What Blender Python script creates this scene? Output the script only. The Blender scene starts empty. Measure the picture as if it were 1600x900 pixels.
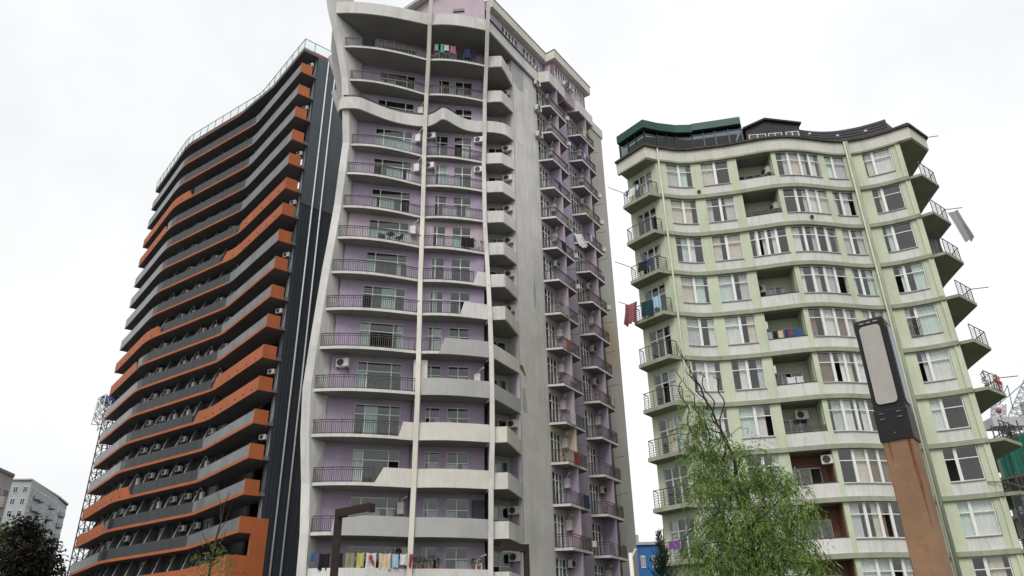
import bpy, math, random
import numpy as np
from mathutils import Matrix, Vector

# ------------------------------------------------------------------ camera, sky, sun, exposure
sc = bpy.context.scene
CAM = Vector((0, 0, 1.6))
RT = Vector((0.9997830567, 0.0093133119, -0.0186306656))
UP = Vector((0.0208288137, -0.4470389713, 0.8942719489))
FW = Vector((0.0, 0.8944659973, 0.4471359745))
cd = bpy.data.cameras.new("camera"); co = bpy.data.objects.new("camera", cd)
sc.collection.objects.link(co)
co.matrix_world = Matrix((( RT.x, UP.x, -FW.x, CAM.x), (RT.y, UP.y, -FW.y, CAM.y), (RT.z, UP.z, -FW.z, CAM.z), (0, 0, 0, 1)))
cd.sensor_width = 36; cd.lens = 27.0; cd.clip_start = 0.1; cd.clip_end = 6000
sc.camera = co
SUN_EL, SUN_AZ = math.radians(50), math.radians(196)      # azimuth clockwise from +Y
w = bpy.data.worlds.new("World"); sc.world = w; w.use_nodes = True
nt = w.node_tree; bg = nt.nodes["Background"]
sky = nt.nodes.new("ShaderNodeTexSky"); sky.sky_type = 'NISHITA'; sky.sun_disc = False
sky.sun_elevation = SUN_EL; sky.sun_rotation = SUN_AZ; sky.dust_density = 4.0
hs = nt.nodes.new("ShaderNodeHueSaturation"); hs.inputs["Saturation"].default_value = 0.12
nt.links.new(sky.outputs[0], hs.inputs["Color"])
tc = nt.nodes.new("ShaderNodeTexCoord"); cn = nt.nodes.new("ShaderNodeTexNoise")
cn.inputs["Scale"].default_value = 1.6; cn.inputs["Detail"].default_value = 5.0; cn.inputs["Roughness"].default_value = 0.55
nt.links.new(tc.outputs["Generated"], cn.inputs["Vector"])
cr = nt.nodes.new("ShaderNodeValToRGB"); cr.color_ramp.elements[0].position = 0.28; cr.color_ramp.elements[1].position = 0.66
cr.color_ramp.elements[0].color = (5.55, 5.68, 5.8, 1); cr.color_ramp.elements[1].color = (8.1, 8.17, 8.25, 1)
nt.links.new(cn.outputs["Fac"], cr.inputs["Fac"])
mx = nt.nodes.new("ShaderNodeMix"); mx.data_type = 'RGBA'; mx.inputs["Factor"].default_value = 0.88
nt.links.new(hs.outputs[0], mx.inputs["A"]); nt.links.new(cr.outputs[0], mx.inputs["B"])
nt.links.new(mx.outputs["Result"], bg.inputs["Color"]); bg.inputs["Strength"].default_value = 0.105
sl = bpy.data.lights.new("sun", 'SUN'); sl.energy = 1.5; sl.angle = math.radians(30); sl.color = (1.0, 0.97, 0.93)
so = bpy.data.objects.new("sun", sl); sc.collection.objects.link(so)
so.location = (0, -20, 90)
sd = Vector((math.sin(SUN_AZ) * math.cos(SUN_EL), math.cos(SUN_AZ) * math.cos(SUN_EL), math.sin(SUN_EL)))
so.rotation_euler = sd.to_track_quat('Z', 'Y').to_euler()
sc.view_settings.view_transform = 'Standard'; sc.view_settings.look = 'None'
sc.view_settings.exposure = 0.48; sc.view_settings.gamma = 1.0; sc.view_settings.use_curve_mapping = False
sc.render.engine = 'CYCLES'
sc.cycles.max_bounces = 6; sc.cycles.transparent_max_bounces = 10; sc.cycles.diffuse_bounces = 3; sc.cycles.glossy_bounces = 3
sc.cycles.caustics_reflective = False; sc.cycles.caustics_refractive = False
sc.cycles.use_denoising = True

# ------------------------------------------------------------------ helpers
COL = sc.collection.objects
R = random.Random(7)

def at(x, y, D):
    """a point seen in direction of photo position (x, y), D metres away measured along the ground"""
    d = RT * (x - 800) + UP * (450 - y) + FW * 1200
    return CAM + d * (D / math.hypot(d.x, d.y))

def tag(o, label=None, cat=None, group=None, kind=None):
    if label: o["label"] = label
    if cat: o["category"] = cat
    if group: o["group"] = group
    if kind: o["kind"] = kind
    return o

def empty(name, loc, label=None, cat=None, group=None):
    o = bpy.data.objects.new(name, None); o.location = loc; o.empty_display_size = .3; COL.link(o)
    return tag(o, label, cat, group)

def atz(x, y, z):
    """the same, where that line of sight reaches height z"""
    d = RT * (x - 800) + UP * (450 - y) + FW * 1200
    return CAM + d * ((z - CAM.z) / d.z)

def adopt(o, parent):
    if parent is not None:
        o.parent = parent
        if parent.type == 'EMPTY':
            o.matrix_parent_inverse = Matrix.Translation(-parent.location)
    return o

class MB:
    def __init__(s): s.v = []; s.f = []
    def poly(s, pts):
        n = len(s.v); s.v += [tuple(p) for p in pts]; s.f.append(tuple(range(n, n + len(pts))))
    def loft(s, secs, caps=True, closed=True):
        n = len(s.v); m = len(secs[0])
        for q in secs: s.v += [tuple(p) for p in q]
        for i in range(len(secs) - 1):
            for j in range(m if closed else m - 1):
                k = (j + 1) % m
                s.f.append((n + i*m + j, n + i*m + k, n + (i+1)*m + k, n + (i+1)*m + j))
        if caps and closed:
            s.f.append(tuple(n + j for j in range(m))[::-1]); e = n + (len(secs)-1)*m
            s.f.append(tuple(e + j for j in range(m)))
        return s
    def prism(s, pl, z0, z1):
        return s.loft([[(x, y, z0) for x, y in pl], [(x, y, z1) for x, y in pl]])
    def strip(s, outer, inner, z0, z1):
        """solid wall between two plan polylines of equal length"""
        secs = [[(o[0], o[1], z0), (i[0], i[1], z0), (i[0], i[1], z1), (o[0], o[1], z1)] for o, i in zip(outer, inner)]
        return s.loft(secs)
    def bar(s, a, b, wd, hd=None):
        a = Vector(a); b = Vector(b); d = b - a
        if d.length < 1e-6: return s
        d.normalize(); hd = hd or wd
        side = d.cross(Vector((0, 0, 1)))
        if side.length < 1e-3: side = Vector((1, 0, 0))
        side.normalize(); up = side.cross(d)
        q = [side*wd*.5 + up*hd*.5, -side*wd*.5 + up*hd*.5, -side*wd*.5 - up*hd*.5, side*wd*.5 - up*hd*.5]
        return s.loft([[a + c for c in q], [b + c for c in q]])
    def tube(s, pts, rad, n=6, caps=True):
        pts = [Vector(p) for p in pts]; secs = []
        rad = rad if isinstance(rad, (list, tuple)) else [rad]*len(pts)
        for i, p in enumerate(pts):
            d = (pts[min(i+1, len(pts)-1)] - pts[max(i-1, 0)]).normalized()
            a = d.cross(Vector((0.21, 0.97, 0.11)));
            if a.length < 1e-3: a = d.cross(Vector((1, 0, 0)))
            a.normalize(); b = d.cross(a)
            secs.append([p + (a*math.cos(t*2*math.pi/n) + b*math.sin(t*2*math.pi/n))*rad[i] for t in range(n)])
        return s.loft(secs, caps)
    def obox(s, c, u, wd, dp, ht):
        """box centred on c, wd along plan direction u, dp across, ht high"""
        n = (u[1], -u[0]); pl = []
        for a, b in ((-1, -1), (1, -1), (1, 1), (-1, 1)):
            pl.append((c[0] + u[0]*wd*.5*a - n[0]*dp*.5*b, c[1] + u[1]*wd*.5*a - n[1]*dp*.5*b))
        return s.prism(pl, c[2] - ht*.5, c[2] + ht*.5)
    def mesh(s, name, mat):
        me = bpy.data.meshes.new(name); me.from_pydata(s.v, [], s.f); me.materials.append(mat)
        return me
    def build(s, name, mat, parent=None, smooth=False, under=None):
        me = s.mesh(name, mat)
        bmx = __import__('bmesh').new(); bmx.from_mesh(me)
        __import__('bmesh').ops.recalc_face_normals(bmx, faces=bmx.faces); bmx.to_mesh(me); bmx.free()
        if under is not None:
            me.materials.append(under)
            for f in me.polygons:
                if f.normal.z < -.7: f.material_index = 1  # downward faces take the darker material, soffit shade painted in
        if smooth:
            me.polygons.foreach_set("use_smooth", [True]*len(me.polygons))
        o = bpy.data.objects.new(name, me); COL.link(o)
        return adopt(o, parent)

_UB = {}
def unit(mat):
    m = _UB.get(mat.name)
    if m is None:
        m = MB().prism([(-.5, -.5), (.5, -.5), (.5, .5), (-.5, .5)], -.5, .5).mesh("piece", mat); _UB[mat.name] = m
    return m
def piece(name, mat, parent, c, u, wd, dp, ht):
    """box-shaped piece sharing one mesh per material"""
    o = bpy.data.objects.new(name, unit(mat)); COL.link(o)
    o.matrix_world = Matrix(((u[0]*wd, -u[1]*dp, 0, c[0]), (u[1]*wd, u[0]*dp, 0, c[1]), (0, 0, ht, c[2]), (0, 0, 0, 1)))
    return adopt(o, parent)

def lerp(a, b, t): return (a[0] + (b[0]-a[0])*t, a[1] + (b[1]-a[1])*t)
def unitv(a, b):
    l = math.hypot(b[0]-a[0], b[1]-a[1]); return ((b[0]-a[0])/l, (b[1]-a[1])/l)
def dist(a, b): return math.hypot(b[0]-a[0], b[1]-a[1])
def offs(pts, d):
    """plan polyline moved by d to its outer side (right-hand normal of its direction)"""
    out = []
    for i, p in enumerate(pts):
        ns = []
        if i > 0: u = unitv(pts[i-1], p); ns.append((u[1], -u[0]))
        if i < len(pts)-1: u = unitv(p, pts[i+1]); ns.append((u[1], -u[0]))
        nx = sum(n[0] for n in ns)/len(ns); ny = sum(n[1] for n in ns)/len(ns); l2 = max(nx*nx + ny*ny, .3)
        out.append((p[0] + nx*d/l2, p[1] + ny*d/l2))
    return out
def resamp(pts, step):
    out = [pts[0]]
    for a, b in zip(pts, pts[1:]):
        n = max(1, round(dist(a, b)/step))
        out += [lerp(a, b, (i+1)/n) for i in range(n)]
    return out
def plen(pts): return sum(dist(a, b) for a, b in zip(pts, pts[1:]))
def sub(pts, t0, t1):
    """part of a plan polyline between length fractions"""
    L = plen(pts); s0, s1 = t0*L, t1*L; out = []; s = 0
    def pt(q):
        s = 0
        for a, b in zip(pts, pts[1:]):
            d = dist(a, b)
            if s + d >= q - 1e-9: return lerp(a, b, (q-s)/d if d else 0)
            s += d
        return pts[-1]
    out.append(pt(s0))
    for a, b in zip(pts, pts[1:]):
        s += dist(a, b)
        if s0 + 1e-4 < s < s1 - 1e-4: out.append(b)
    out.append(pt(s1))
    return out
def smooth(pts, n=4):
    """Catmull-Rom through plan points"""
    P = [pts[0]] + list(pts) + [pts[-1]]; out = []
    for i in range(1, len(P)-2):
        p0, p1, p2, p3 = P[i-1], P[i], P[i+1], P[i+2]
        for k in range(n):
            t = k/n; q = []
            for c in (0, 1):
                q.append(.5*((2*p1[c]) + (-p0[c]+p2[c])*t + (2*p0[c]-5*p1[c]+4*p2[c]-p3[c])*t*t + (-p0[c]+3*p1[c]-3*p2[c]+p3[c])*t**3))
            out.append(tuple(q))
    out.append(pts[-1]); return out

# ------------------------------------------------------------------ materials
def surf(name, col, rough=.85, var=.10, scale=.6, streak=0., dirt=None, bump=0., spec=.25, fine=.06, metal=0.):
    m = bpy.data.materials.new(name); m.use_nodes = True; t = m.node_tree; N = t.nodes; L = t.links
    b = N["Principled BSDF"]; b.inputs["Roughness"].default_value = rough; b.inputs["Specular IOR Level"].default_value = spec
    b.inputs["Metallic"].default_value = metal
    g = N.new("ShaderNodeNewGeometry")
    n1 = N.new("ShaderNodeTexNoise"); n1.inputs["Scale"].default_value = scale; n1.inputs["Detail"].default_value = 6; n1.inputs["Roughness"].default_value = .62
    L.new(g.outputs["Position"], n1.inputs["Vector"])
    r = N.new("ShaderNodeValToRGB"); r.color_ramp.elements[0].position = .32; r.color_ramp.elements[1].position = .68
    r.color_ramp.elements[0].color = tuple(min(1, c*(1-var)) for c in col) + (1,); r.color_ramp.elements[1].color = tuple(min(1, c*(1+var)) for c in col) + (1,)
    L.new(n1.outputs["Fac"], r.inputs["Fac"]); out = r.outputs[0]
    if fine:
        n2 = N.new("ShaderNodeTexNoise"); n2.inputs["Scale"].default_value = 14; n2.inputs["Detail"].default_value = 4
        L.new(g.outputs["Position"], n2.inputs["Vector"])
        mm = N.new("ShaderNodeMapRange"); mm.inputs[1].default_value = .3; mm.inputs[2].default_value = .7; mm.inputs[3].default_value = 1-fine; mm.inputs[4].default_value = 1+fine
        L.new(n2.outputs["Fac"], mm.inputs[0])
        mu = N.new("ShaderNodeVectorMath"); mu.operation = 'SCALE'; L.new(out, mu.inputs[0]); L.new(mm.outputs[0], mu.inputs["Scale"]); out = mu.outputs[0]
    if streak:
        mp = N.new("ShaderNodeMapping"); mp.inputs["Scale"].default_value = (3.2, 3.2, .28); L.new(g.outputs["Position"], mp.inputs["Vector"])
        n3 = N.new("ShaderNodeTexNoise"); n3.inputs["Scale"].default_value = 1.; n3.inputs["Detail"].default_value = 5; n3.inputs["Roughness"].default_value = .7
        L.new(mp.outputs[0], n3.inputs["Vector"])
        m3 = N.new("ShaderNodeMapRange"); m3.inputs[1].default_value = .5; m3.inputs[2].default_value = .78; m3.inputs[3].default_value = 0; m3.inputs[4].default_value = streak
        L.new(n3.outputs["Fac"], m3.inputs[0])
        mi = N.new("ShaderNodeMix"); mi.data_type = 'RGBA'; L.new(m3.outputs[0], mi.inputs["Factor"]); L.new(out, mi.inputs["A"])
        mi.inputs["B"].default_value = tuple(dirt or tuple(c*.45 for c in col)) + (1,); out = mi.outputs["Result"]
    L.new(out, b.inputs["Base Color"])
    if bump:
        bp = N.new("ShaderNodeBump"); bp.inputs["Strength"].default_value = bump; bp.inputs["Distance"].default_value = .02
        n4 = N.new("ShaderNodeTexNoise"); n4.inputs["Scale"].default_value = 22; n4.inputs["Detail"].default_value = 3; L.new(g.outputs["Position"], n4.inputs["Vector"])
        L.new(n4.outputs["Fac"], bp.inputs["Height"]); L.new(bp.outputs[0], b.inputs["Normal"])
    return m

def glass(name, tint, base=.06, gain=1.6, rough=.04):
    """window glass: mirror share by Fresnel, the rest lets the room show"""
    m = bpy.data.materials.new(name); m.use_nodes = True; t = m.node_tree; N = t.nodes; L = t.links
    N.remove(N["Principled BSDF"]); o = N["Material Output"]
    tr = N.new("ShaderNodeBsdfTransparent"); tr.inputs[0].default_value = tuple(tint) + (1,)
    gl = N.new("ShaderNodeBsdfGlossy"); gl.inputs["Roughness"].default_value = rough; gl.inputs[0].default_value = (.9, .93, .93, 1)
    lw = N.new("ShaderNodeLayerWeight"); lw.inputs[0].default_value = .5
    pw = N.new("ShaderNodeMath"); pw.operation = 'POWER'; pw.inputs[1].default_value = 4.0; L.new(lw.outputs["Facing"], pw.inputs[0])
    ma = N.new("ShaderNodeMath"); ma.operation = 'MULTIPLY_ADD'; ma.use_clamp = True; ma.inputs[1].default_value = gain; ma.inputs[2].default_value = base
    L.new(pw.outputs[0], ma.inputs[0])
    mi = N.new("ShaderNodeMixShader"); L.new(ma.outputs[0], mi.inputs[0]); L.new(tr.outputs[0], mi.inputs[1]); L.new(gl.outputs[0], mi.inputs[2])
    L.new(mi.outputs[0], o.inputs["Surface"]); return m

def leafmat(name, col, var=.35):
    m = surf(name, col, .55, var, 1.8, fine=.2, spec=.3)
    t = m.node_tree; N = t.nodes; L = t.links; b = N["Principled BSDF"]; o = N["Material Output"]
    tl = N.new("ShaderNodeBsdfTranslucent"); tl.inputs[0].default_value = tuple(min(1, c*1.3) for c in col) + (1,)
    mi = N.new("ShaderNodeMixShader"); mi.inputs[0].default_value = .3; L.new(b.outputs[0], mi.inputs[1]); L.new(tl.outputs[0], mi.inputs[2]); L.new(mi.outputs[0], o.inputs["Surface"])
    return m

CONC = surf("weathered_concrete", (.57, .555, .53), .9, .12, .5, .5, (.26, .24, .215), .35)
CONC2 = surf("grey_render", (.58, .565, .545), .9, .14, .28, .45, (.28, .262, .24), .3)
CONCL = surf("cream_render", (.60, .57, .515), .9, .08, .5, .25, (.3, .27, .22), .3)
CONCD = surf("dark_render", (.39, .385, .375), .9, .08, .4, .25, (.17, .165, .155), .3)
SOFF = surf("shaded_soffit_concrete", (.225, .215, .205), .9, .12, .6, 0, None, .2)  # concrete darkened in colour to deepen the shade under slabs
SOFFL = surf("shaded_lilac_soffit", (.19, .155, .21), .9, .12, .6)  # lilac tint, darkened to carry the shade under flank balconies
LILAC = surf("lilac_paint", (.36, .295, .40), .85, .09, .7, .3, (.2, .165, .22))
LILACP = surf("pale_lilac_paint", (.46, .375, .43), .85, .08, .7, .28, (.3, .25, .27))
LILACG = surf("faded_lilac_paint", (.39, .335, .42), .85, .07, .7, .2, (.22, .19, .23))
CREAMP = surf("cream_paint", (.55, .47, .37), .85, .07, .7, .14)
WHITEF = surf("white_plastic_frame", (.70, .70, .68), .45, .05, 2, .1, (.45, .44, .42), spec=.4)
RAIL = surf("dark_iron", (.055, .052, .052), .55, .2, 4, spec=.4)
RAILG = surf("grey_iron", (.09, .088, .082), .6, .25, 4, spec=.4)
GLASS = glass("window_glass", (.965, .975, .97), .05, .75)
GLASST = glass("tinted_window_glass", (.86, .90, .895), .05, .65)
GLASSD = glass("dark_glass", (.34, .40, .43), .04, .6)
GLASSR = glass("roof_glass", (.93, .97, .97), .05, .7)
CURT = [surf("white_net_curtain", (.66, .66, .64), .9, .08, 3), surf("grey_curtain", (.48, .48, .48), .9, .1, 3),
        surf("beige_curtain", (.58, .51, .43), .9, .1, 3), surf("pale_green_curtain", (.52, .60, .56), .9, .08, 3), surf("brown_curtain", (.2, .13, .09), .9, .1, 3)]
ROOM = surf("room_plaster", (.30, .28, .26), .9, .1, .5)
ACW = surf("off_white_metal", (.62, .61, .57), .5, .08, 3, .2, (.4, .36, .3), spec=.4)
FAN = surf("dark_fan_grille", (.05, .05, .05), .6, .1, 4)
BLACK = surf("black_metal", (.012, .012, .013), .4, .2, 4, spec=.4)

# ------------------------------------------------------------------ building pieces
def railing(parent, curve, z, h=.95, step=.13, mat=None, style='v', name="railing"):
    mat = mat or RAIL; b = MB(); c3 = lambda p, zz: (p[0], p[1], zz)
    if style == 'v':
        for a, q in zip(curve, curve[1:]):
            b.bar(c3(a, z+h), c3(q, z+h), .07, .05); b.bar(c3(a, z+h-.14), c3(q, z+h-.14), .04, .035); b.bar(c3(a, z+.08), c3(q, z+.08), .04, .035)
        for p in resamp(curve, step): b.bar(c3(p, z+.08), c3(p, z+h-.14), .032)
        for p in resamp(curve, 1.3): b.bar(c3(p, z), c3(p, z+h), .045)
    else:
        for a, q in zip(curve, curve[1:]):
            b.bar(c3(a, z+h), c3(q, z+h), .05, .04)
            for i in range(6): b.bar(c3(a, z+.1+i*(h-.14)/6), c3(q, z+.1+i*(h-.14)/6), .018)
        for p in resamp(curve, .8): b.bar(c3(p, z), c3(p, z+h), .035)
    return b.build(name, mat, parent)

def wall(parent, a, b, z0, z1, ops, mat, th=.25, name="wall"):
    """flat wall a>b (outer face on the line) with openings (s0, s1, zlow, zhigh) in metres along it"""
    u = unitv(a, b); L = dist(a, b); n = (u[1], -u[0]); m = MB()
    def blk(s0, s1, q0, q1):
        if s1-s0 < .01 or q1-q0 < .01: return
        pl = [(a[0]+u[0]*s - n[0]*d, a[1]+u[1]*s - n[1]*d) for s, d in ((s0, 0), (s1, 0), (s1, th), (s0, th))]
        m.prism(pl, q0, q1)
    s = 0
    for o in sorted(ops):
        blk(s, o[0], z0, z1); blk(o[0], o[1], z0, o[2]); blk(o[0], o[1], o[3], z1); s = o[1]
    blk(s, L, z0, z1)
    return m.build(name, mat, parent)

def window(parent, pts, z0, z1, tr=(.72,), rng=R, fw=.06, mull=None, gmat=None, curtain=.5, cmats=None, open_=(), frame=None, depth=.09, ctop=None):
    """window along plan points (column edges); each pane its own piece, curtains hang behind"""
    fr = MB(); zs = [z0] + [z0 + (z1-z0)*t for t in tr] + [z1]; mull = mull or fw; H = z1-z0
    for i, p in enumerate(pts):
        j = min(i, len(pts)-2); u = unitv(pts[j], pts[j+1]); wd = fw if i in (0, len(pts)-1) else mull
        fr.obox((p[0], p[1], (z0+z1)/2), u, wd, depth, H)
    for a, b in zip(pts, pts[1:]):
        u = unitv(a, b); c = lerp(a, b, .5)
        for k, z in enumerate(zs):
            t = fw if 0 < k < len(zs)-1 else fw*.9
            zz = z + t/2 if k == 0 else (z - t/2 if k == len(zs)-1 else z)
            fr.obox((c[0], c[1], zz), u, dist(a, b), depth*.96, t)
    o = fr.build("window", frame or WHITEF, parent)
    for i, (a, b) in enumerate(zip(pts, pts[1:])):
        u = unitv(a, b); c = lerp(a, b, .5); n = (u[1], -u[0]); wl = dist(a, b)
        for k in range(len(zs)-1):
            if (i, k) in open_:
                if k == 0 and rng.random() < .6:      # casement swung inwards
                    sw = MB(); q = (a[0] - n[0]*wl*.8, a[1] - n[1]*wl*.8)
                    uu = unitv(a, q); cc = lerp(a, q, .5)
                    for e in (a, q): sw.obox((e[0], e[1], (zs[k]+zs[k+1])/2), uu, .05, .04, zs[k+1]-zs[k]-.1)
                    for z in (zs[k]+.07, zs[k+1]-.07): sw.obox((cc[0], cc[1], z), uu, wl*.8, .04, .05)
                    sw.build("open_sash", frame or WHITEF, o)
                continue
            piece("pane", gmat or GLASS, o, (c[0], c[1], (zs[k]+zs[k+1])/2), u, max(.05, wl-.02), .012, zs[k+1]-zs[k]-.02)
        if rng.random() < curtain:
            cm = rng.choice(cmats or CURT[:4]); f0 = 0; f1 = 1
            r = rng.random()
            if r < .3: f1 = rng.uniform(.35, .8)
            elif r < .55: f0 = rng.uniform(.2, .65)
            top = (zs[ctop] if ctop else z1)-.04; bot = z0+.03
            cb = MB(); nn = max(6, int(wl*(f1-f0)/.07)); rows = []
            for s in range(nn+1):
                q = lerp(a, b, f0 + (f1-f0)*s/nn); d = .10 + .016*math.sin(s*1.9 + z0) + rng.uniform(-.006, .006)
                rows.append((q[0]-n[0]*d, q[1]-n[1]*d))
            for s in range(nn): cb.poly([(rows[s][0], rows[s][1], bot), (rows[s+1][0], rows[s+1][1], bot), (rows[s+1][0], rows[s+1][1], top), (rows[s][0], rows[s][1], top)])
            me = cb.mesh("curtain", cm); q = bpy.data.objects.new("curtain", me); COL.link(q); adopt(q, o)
    return o

# air conditioner, water heater: built once, copied
def _ac_meshes():
    b = MB(); x, y, z, c = .40, .15, .28, .03
    b.loft([[(sx*(x-e), sy*(y-e), zz) for sx, sy in ((-1, -1), (1, -1), (1, 1), (-1, 1))] for zz, e in ((-z, c), (-z+c, 0), (z-c, 0), (z, c))])
    body = b.mesh("air_conditioner", ACW)
    g = MB(); n = 16
    ring = lambda r, yy: [(-.10 + r*math.cos(i*2*math.pi/n), yy, r*math.sin(i*2*math.pi/n)) for i in range(n)]
    g.loft([ring(.225, -.148), ring(.225, -.165), ring(.19, -.172), ring(.05, -.160)])
    grille = g.mesh("fan_grille", FAN)
    k = MB()
    for sx in (-.28, .28):
        k.bar((sx, -.14, -.30), (sx, .30, -.30), .03); k.bar((sx, .28, -.30), (sx, .28, -.62), .03); k.bar((sx, -.1, -.31), (sx, .28, -.6), .02)
    k.bar((-.28, .27, -.33), (.28, .27, -.33), .03); br = k.mesh("bracket", RAILG)
    return body, grille, br
AC_ME = _ac_meshes()
AC_N = 0
def ac(c, out, label, s=1.0, group=None):
    """air conditioner centred on c, its fan facing plan direction out"""
    global AC_N; AC_N += 1
    n = Vector((out[0], out[1], 0)).normalized(); u = Vector((-n.y, n.x, 0))
    M = Matrix(((u.x*s, -n.x*s, 0, c[0]), (u.y*s, -n.y*s, 0, c[1]), (0, 0, s, c[2]), (0, 0, 0, 1)))
    o = bpy.data.objects.new("air_conditioner", AC_ME[0]); COL.link(o); o.matrix_world = M
    tag(o, label, "air conditioner", group or "air conditioners on the balconies")
    for nm, me in (("fan_grille", AC_ME[1]), ("bracket", AC_ME[2])):
        q = bpy.data.objects.new(nm, me); COL.link(q); q.parent = o
    return o
def _wh():
    b = MB().loft([[(sx*(.22-e), sy*(.15-e), z) for sx, sy in ((-1, -1), (1, -1), (1, 1), (-1, 1))] for z, e in ((-.38, .03), (-.35, 0), (.35, 0), (.38, .03))])
    p = MB().tube([(0, 0, .36), (0, 0, .5), (.15, -.15, .55), (.55, -.5, .62)], .05, 8)
    q = MB()
    for sx in (-.1, 0, .1): q.tube([(sx, .05, -.38), (sx, .05, -.62)], .012, 5)
    return b.mesh("water_heater", ACW), p.mesh("flue_pipe", ACW), q.mesh("water_pipe", RAILG)
WH_ME = _wh()
def heater(c, out, label, s=1.0):
    n = Vector((out[0], out[1], 0)).normalized(); u = Vector((-n.y, n.x, 0))
    o = bpy.data.objects.new("water_heater", WH_ME[0]); COL.link(o)
    o.matrix_world = Matrix(((u.x*s, -n.x*s, 0, c[0]), (u.y*s, -n.y*s, 0, c[1]), (0, 0, s, c[2]), (0, 0, 0, 1)))
    tag(o, label, "water heater", "white water heaters on the balconies")
    for nm, me in (("flue_pipe", WH_ME[1]), ("water_pipe", WH_ME[2])):
        q = bpy.data.objects.new(nm, me); COL.link(q); q.parent = o
    return o
def cloth(name, a, b, drop, mat, label, cat="laundry", group="washing hung on the balconies", wave=.04, rng=R, lean=(0, 0), parent=None):
    """hanging cloth between 3D points a and b"""
    a = Vector(a); b = Vector(b); nn = max(6, int((b-a).length/.05)); v = MB(); rows = []; ph = rng.uniform(0, 6); nr = 8
    w1, w2 = rng.uniform(.9, 1.3), rng.uniform(.45, .65); pinch = rng.uniform(.02, .10); hem = rng.uniform(-.08, .08)
    for j in range(nr):
        row = []; t = j/(nr-1)
        for i in range(nn+1):
            f = i/nn; f2 = .5 + (f-.5)*(1 - pinch*math.sin(math.pi*min(1, t*1.3)))
            p = a.lerp(b, f2); fold = math.sin(i*w1 + ph + t*.8)*.6 + math.sin(i*w2 + ph*2)*.6
            p = p + Vector((lean[0]*t*drop + wave*.5*fold*t, lean[1]*t*drop + wave*1.3*fold*(.35 + .65*t), -drop*t*(1 + hem*(f-.5) + .03*fold) - .05*math.sin(math.pi*f)*(1-t)))
            row.append(p)
        rows.append(row)
    for j in range(nr-1):
        for i in range(nn): v.poly([rows[j][i], rows[j+1][i], rows[j+1][i+1], rows[j][i+1]])
    o = v.build(name, mat, parent, True)
    if parent is None: tag(o, label, cat, group)
    return o
def ordinal(i): return ["lowest", "second", "third", "fourth", "fifth", "sixth", "seventh", "eighth", "ninth", "tenth", "eleventh", "twelfth", "thirteenth", "fourteenth", "fifteenth", "sixteenth", "seventeenth", "eighteenth", "nineteenth"][i]
def tord(i): return ["top", "second-highest", "third-highest", "fourth-highest", "fifth-highest", "sixth-highest", "seventh-highest", "eighth-highest", "ninth-highest", "tenth-highest", "eleventh-highest", "twelfth-highest", "thirteenth-highest", "fourteenth-highest", "fifteenth-highest", "sixteenth-highest", "seventeenth-highest", "eighteenth-highest"][i]

# ================================================================== SETTING: ground
GROUND = surf("worn_asphalt", (.10, .10, .098), .95, .2, .15, bump=.3)
PAVE = surf("concrete_pavement", (.32, .31, .29), .9, .1, .4, bump=.2)
GRASSM = surf("lawn", (.06, .10, .03), .95, .3, .8)
g = MB(); g.poly([(-2500, -2500, 0), (2500, -2500, 0), (2500, 2500, 0), (-2500, 2500, 0)])
tag(g.build("ground", GROUND), "grey asphalt ground around the towers", None, None, "structure")
p = MB(); p.prism([(-40, -6), (40, -6), (40, 16), (-40, 16)], 0, .12)
tag(p.build("pavement", PAVE), "pale concrete pavement in front of the towers", None, None, "structure")
p = MB(); p.prism([(-40, 16.4), (40, 16.4), (40, 38), (-40, 38)], 0, .06)
tag(p.build("lawn", GRASSM), "strip of lawn before the towers", None, None, "structure")

# ================================================================== LILAC TOWER
LT = empty("apartment_tower", (-2, 54, 0), "tall lilac and grey apartment tower with curved balconies and a flared crown", "building", "apartment towers")
Zb = lambda k: 39.7 - 3.05*k
Ld = {-5: (-15.0, 47.1), -4: (-14.56, 47.74), -3: (-13.79, 48.6), -2: (-13.22, 49.26), -1: (-12.95, 49.5), 0: (-12.78, 50.0), 1: (-12.77, 49.6), 2: (-12.86, 49.63), 3: (-12.91, 49.14), 4: (-13.05, 48.83),
      5: (-13.16, 48.6), 6: (-13.22, 48.25), 7: (-13.33, 48.16), 8: (-13.15, 48.17), 9: (-12.84, 48.4), 10: (-12.54, 48.12), 11: (-12.5, 48.2), 12: (-12.5, 48.3), 13: (-12.5, 48.4)}
P1d = {-5: (-6.5, 48.6), -4: (-6.64, 49.3), -3: (-6.78, 50.39), -2: (-6.95, 51.3), -1: (-7.0, 51.55), 0: (-7.01, 51.79), 1: (-6.94, 51.59), 2: (-6.9, 51.48), 3: (-6.8, 50.84), 4: (-6.75, 50.49), 5: (-6.61, 49.79),
       6: (-6.53, 49.47), 7: (-6.46, 49.25), 8: (-6.5, 49.44), 9: (-6.52, 49.54), 10: (-6.55, 49.41), 11: (-6.58, 49.4), 12: (-6.6, 49.4), 13: (-6.62, 49.4)}
P2d = {-5: (-1.65, 49.2), -4: (-1.83, 50.04), -3: (-1.98, 51.24), -2: (-2.17, 52.22), -1: (-2.19, 52.5), 0: (-2.29, 52.75), 1: (-2.24, 52.47), 2: (-2.2, 52.2), 3: (-2.06, 52.0), 4: (-1.91, 51.5), 5: (-1.78, 50.73),
       6: (-1.69, 50.45), 7: (-1.66, 50.25), 8: (-1.66, 50.27), 9: (-1.77, 50.39), 10: (-1.82, 50.7), 11: (-1.85, 50.7), 12: (-1.88, 50.7), 13: (-1.9, 50.7)}
SH = {2: -.1, 3: -.4, 4: -.75, 5: -1.15, 6: -1.45, 7: -1.6, 8: -1.55, 9: -1.35, 10: -1.15, 11: -1.15, 12: -1.15, 13: -1.15}
sh = lambda k: SH.get(k, 0.)
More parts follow.
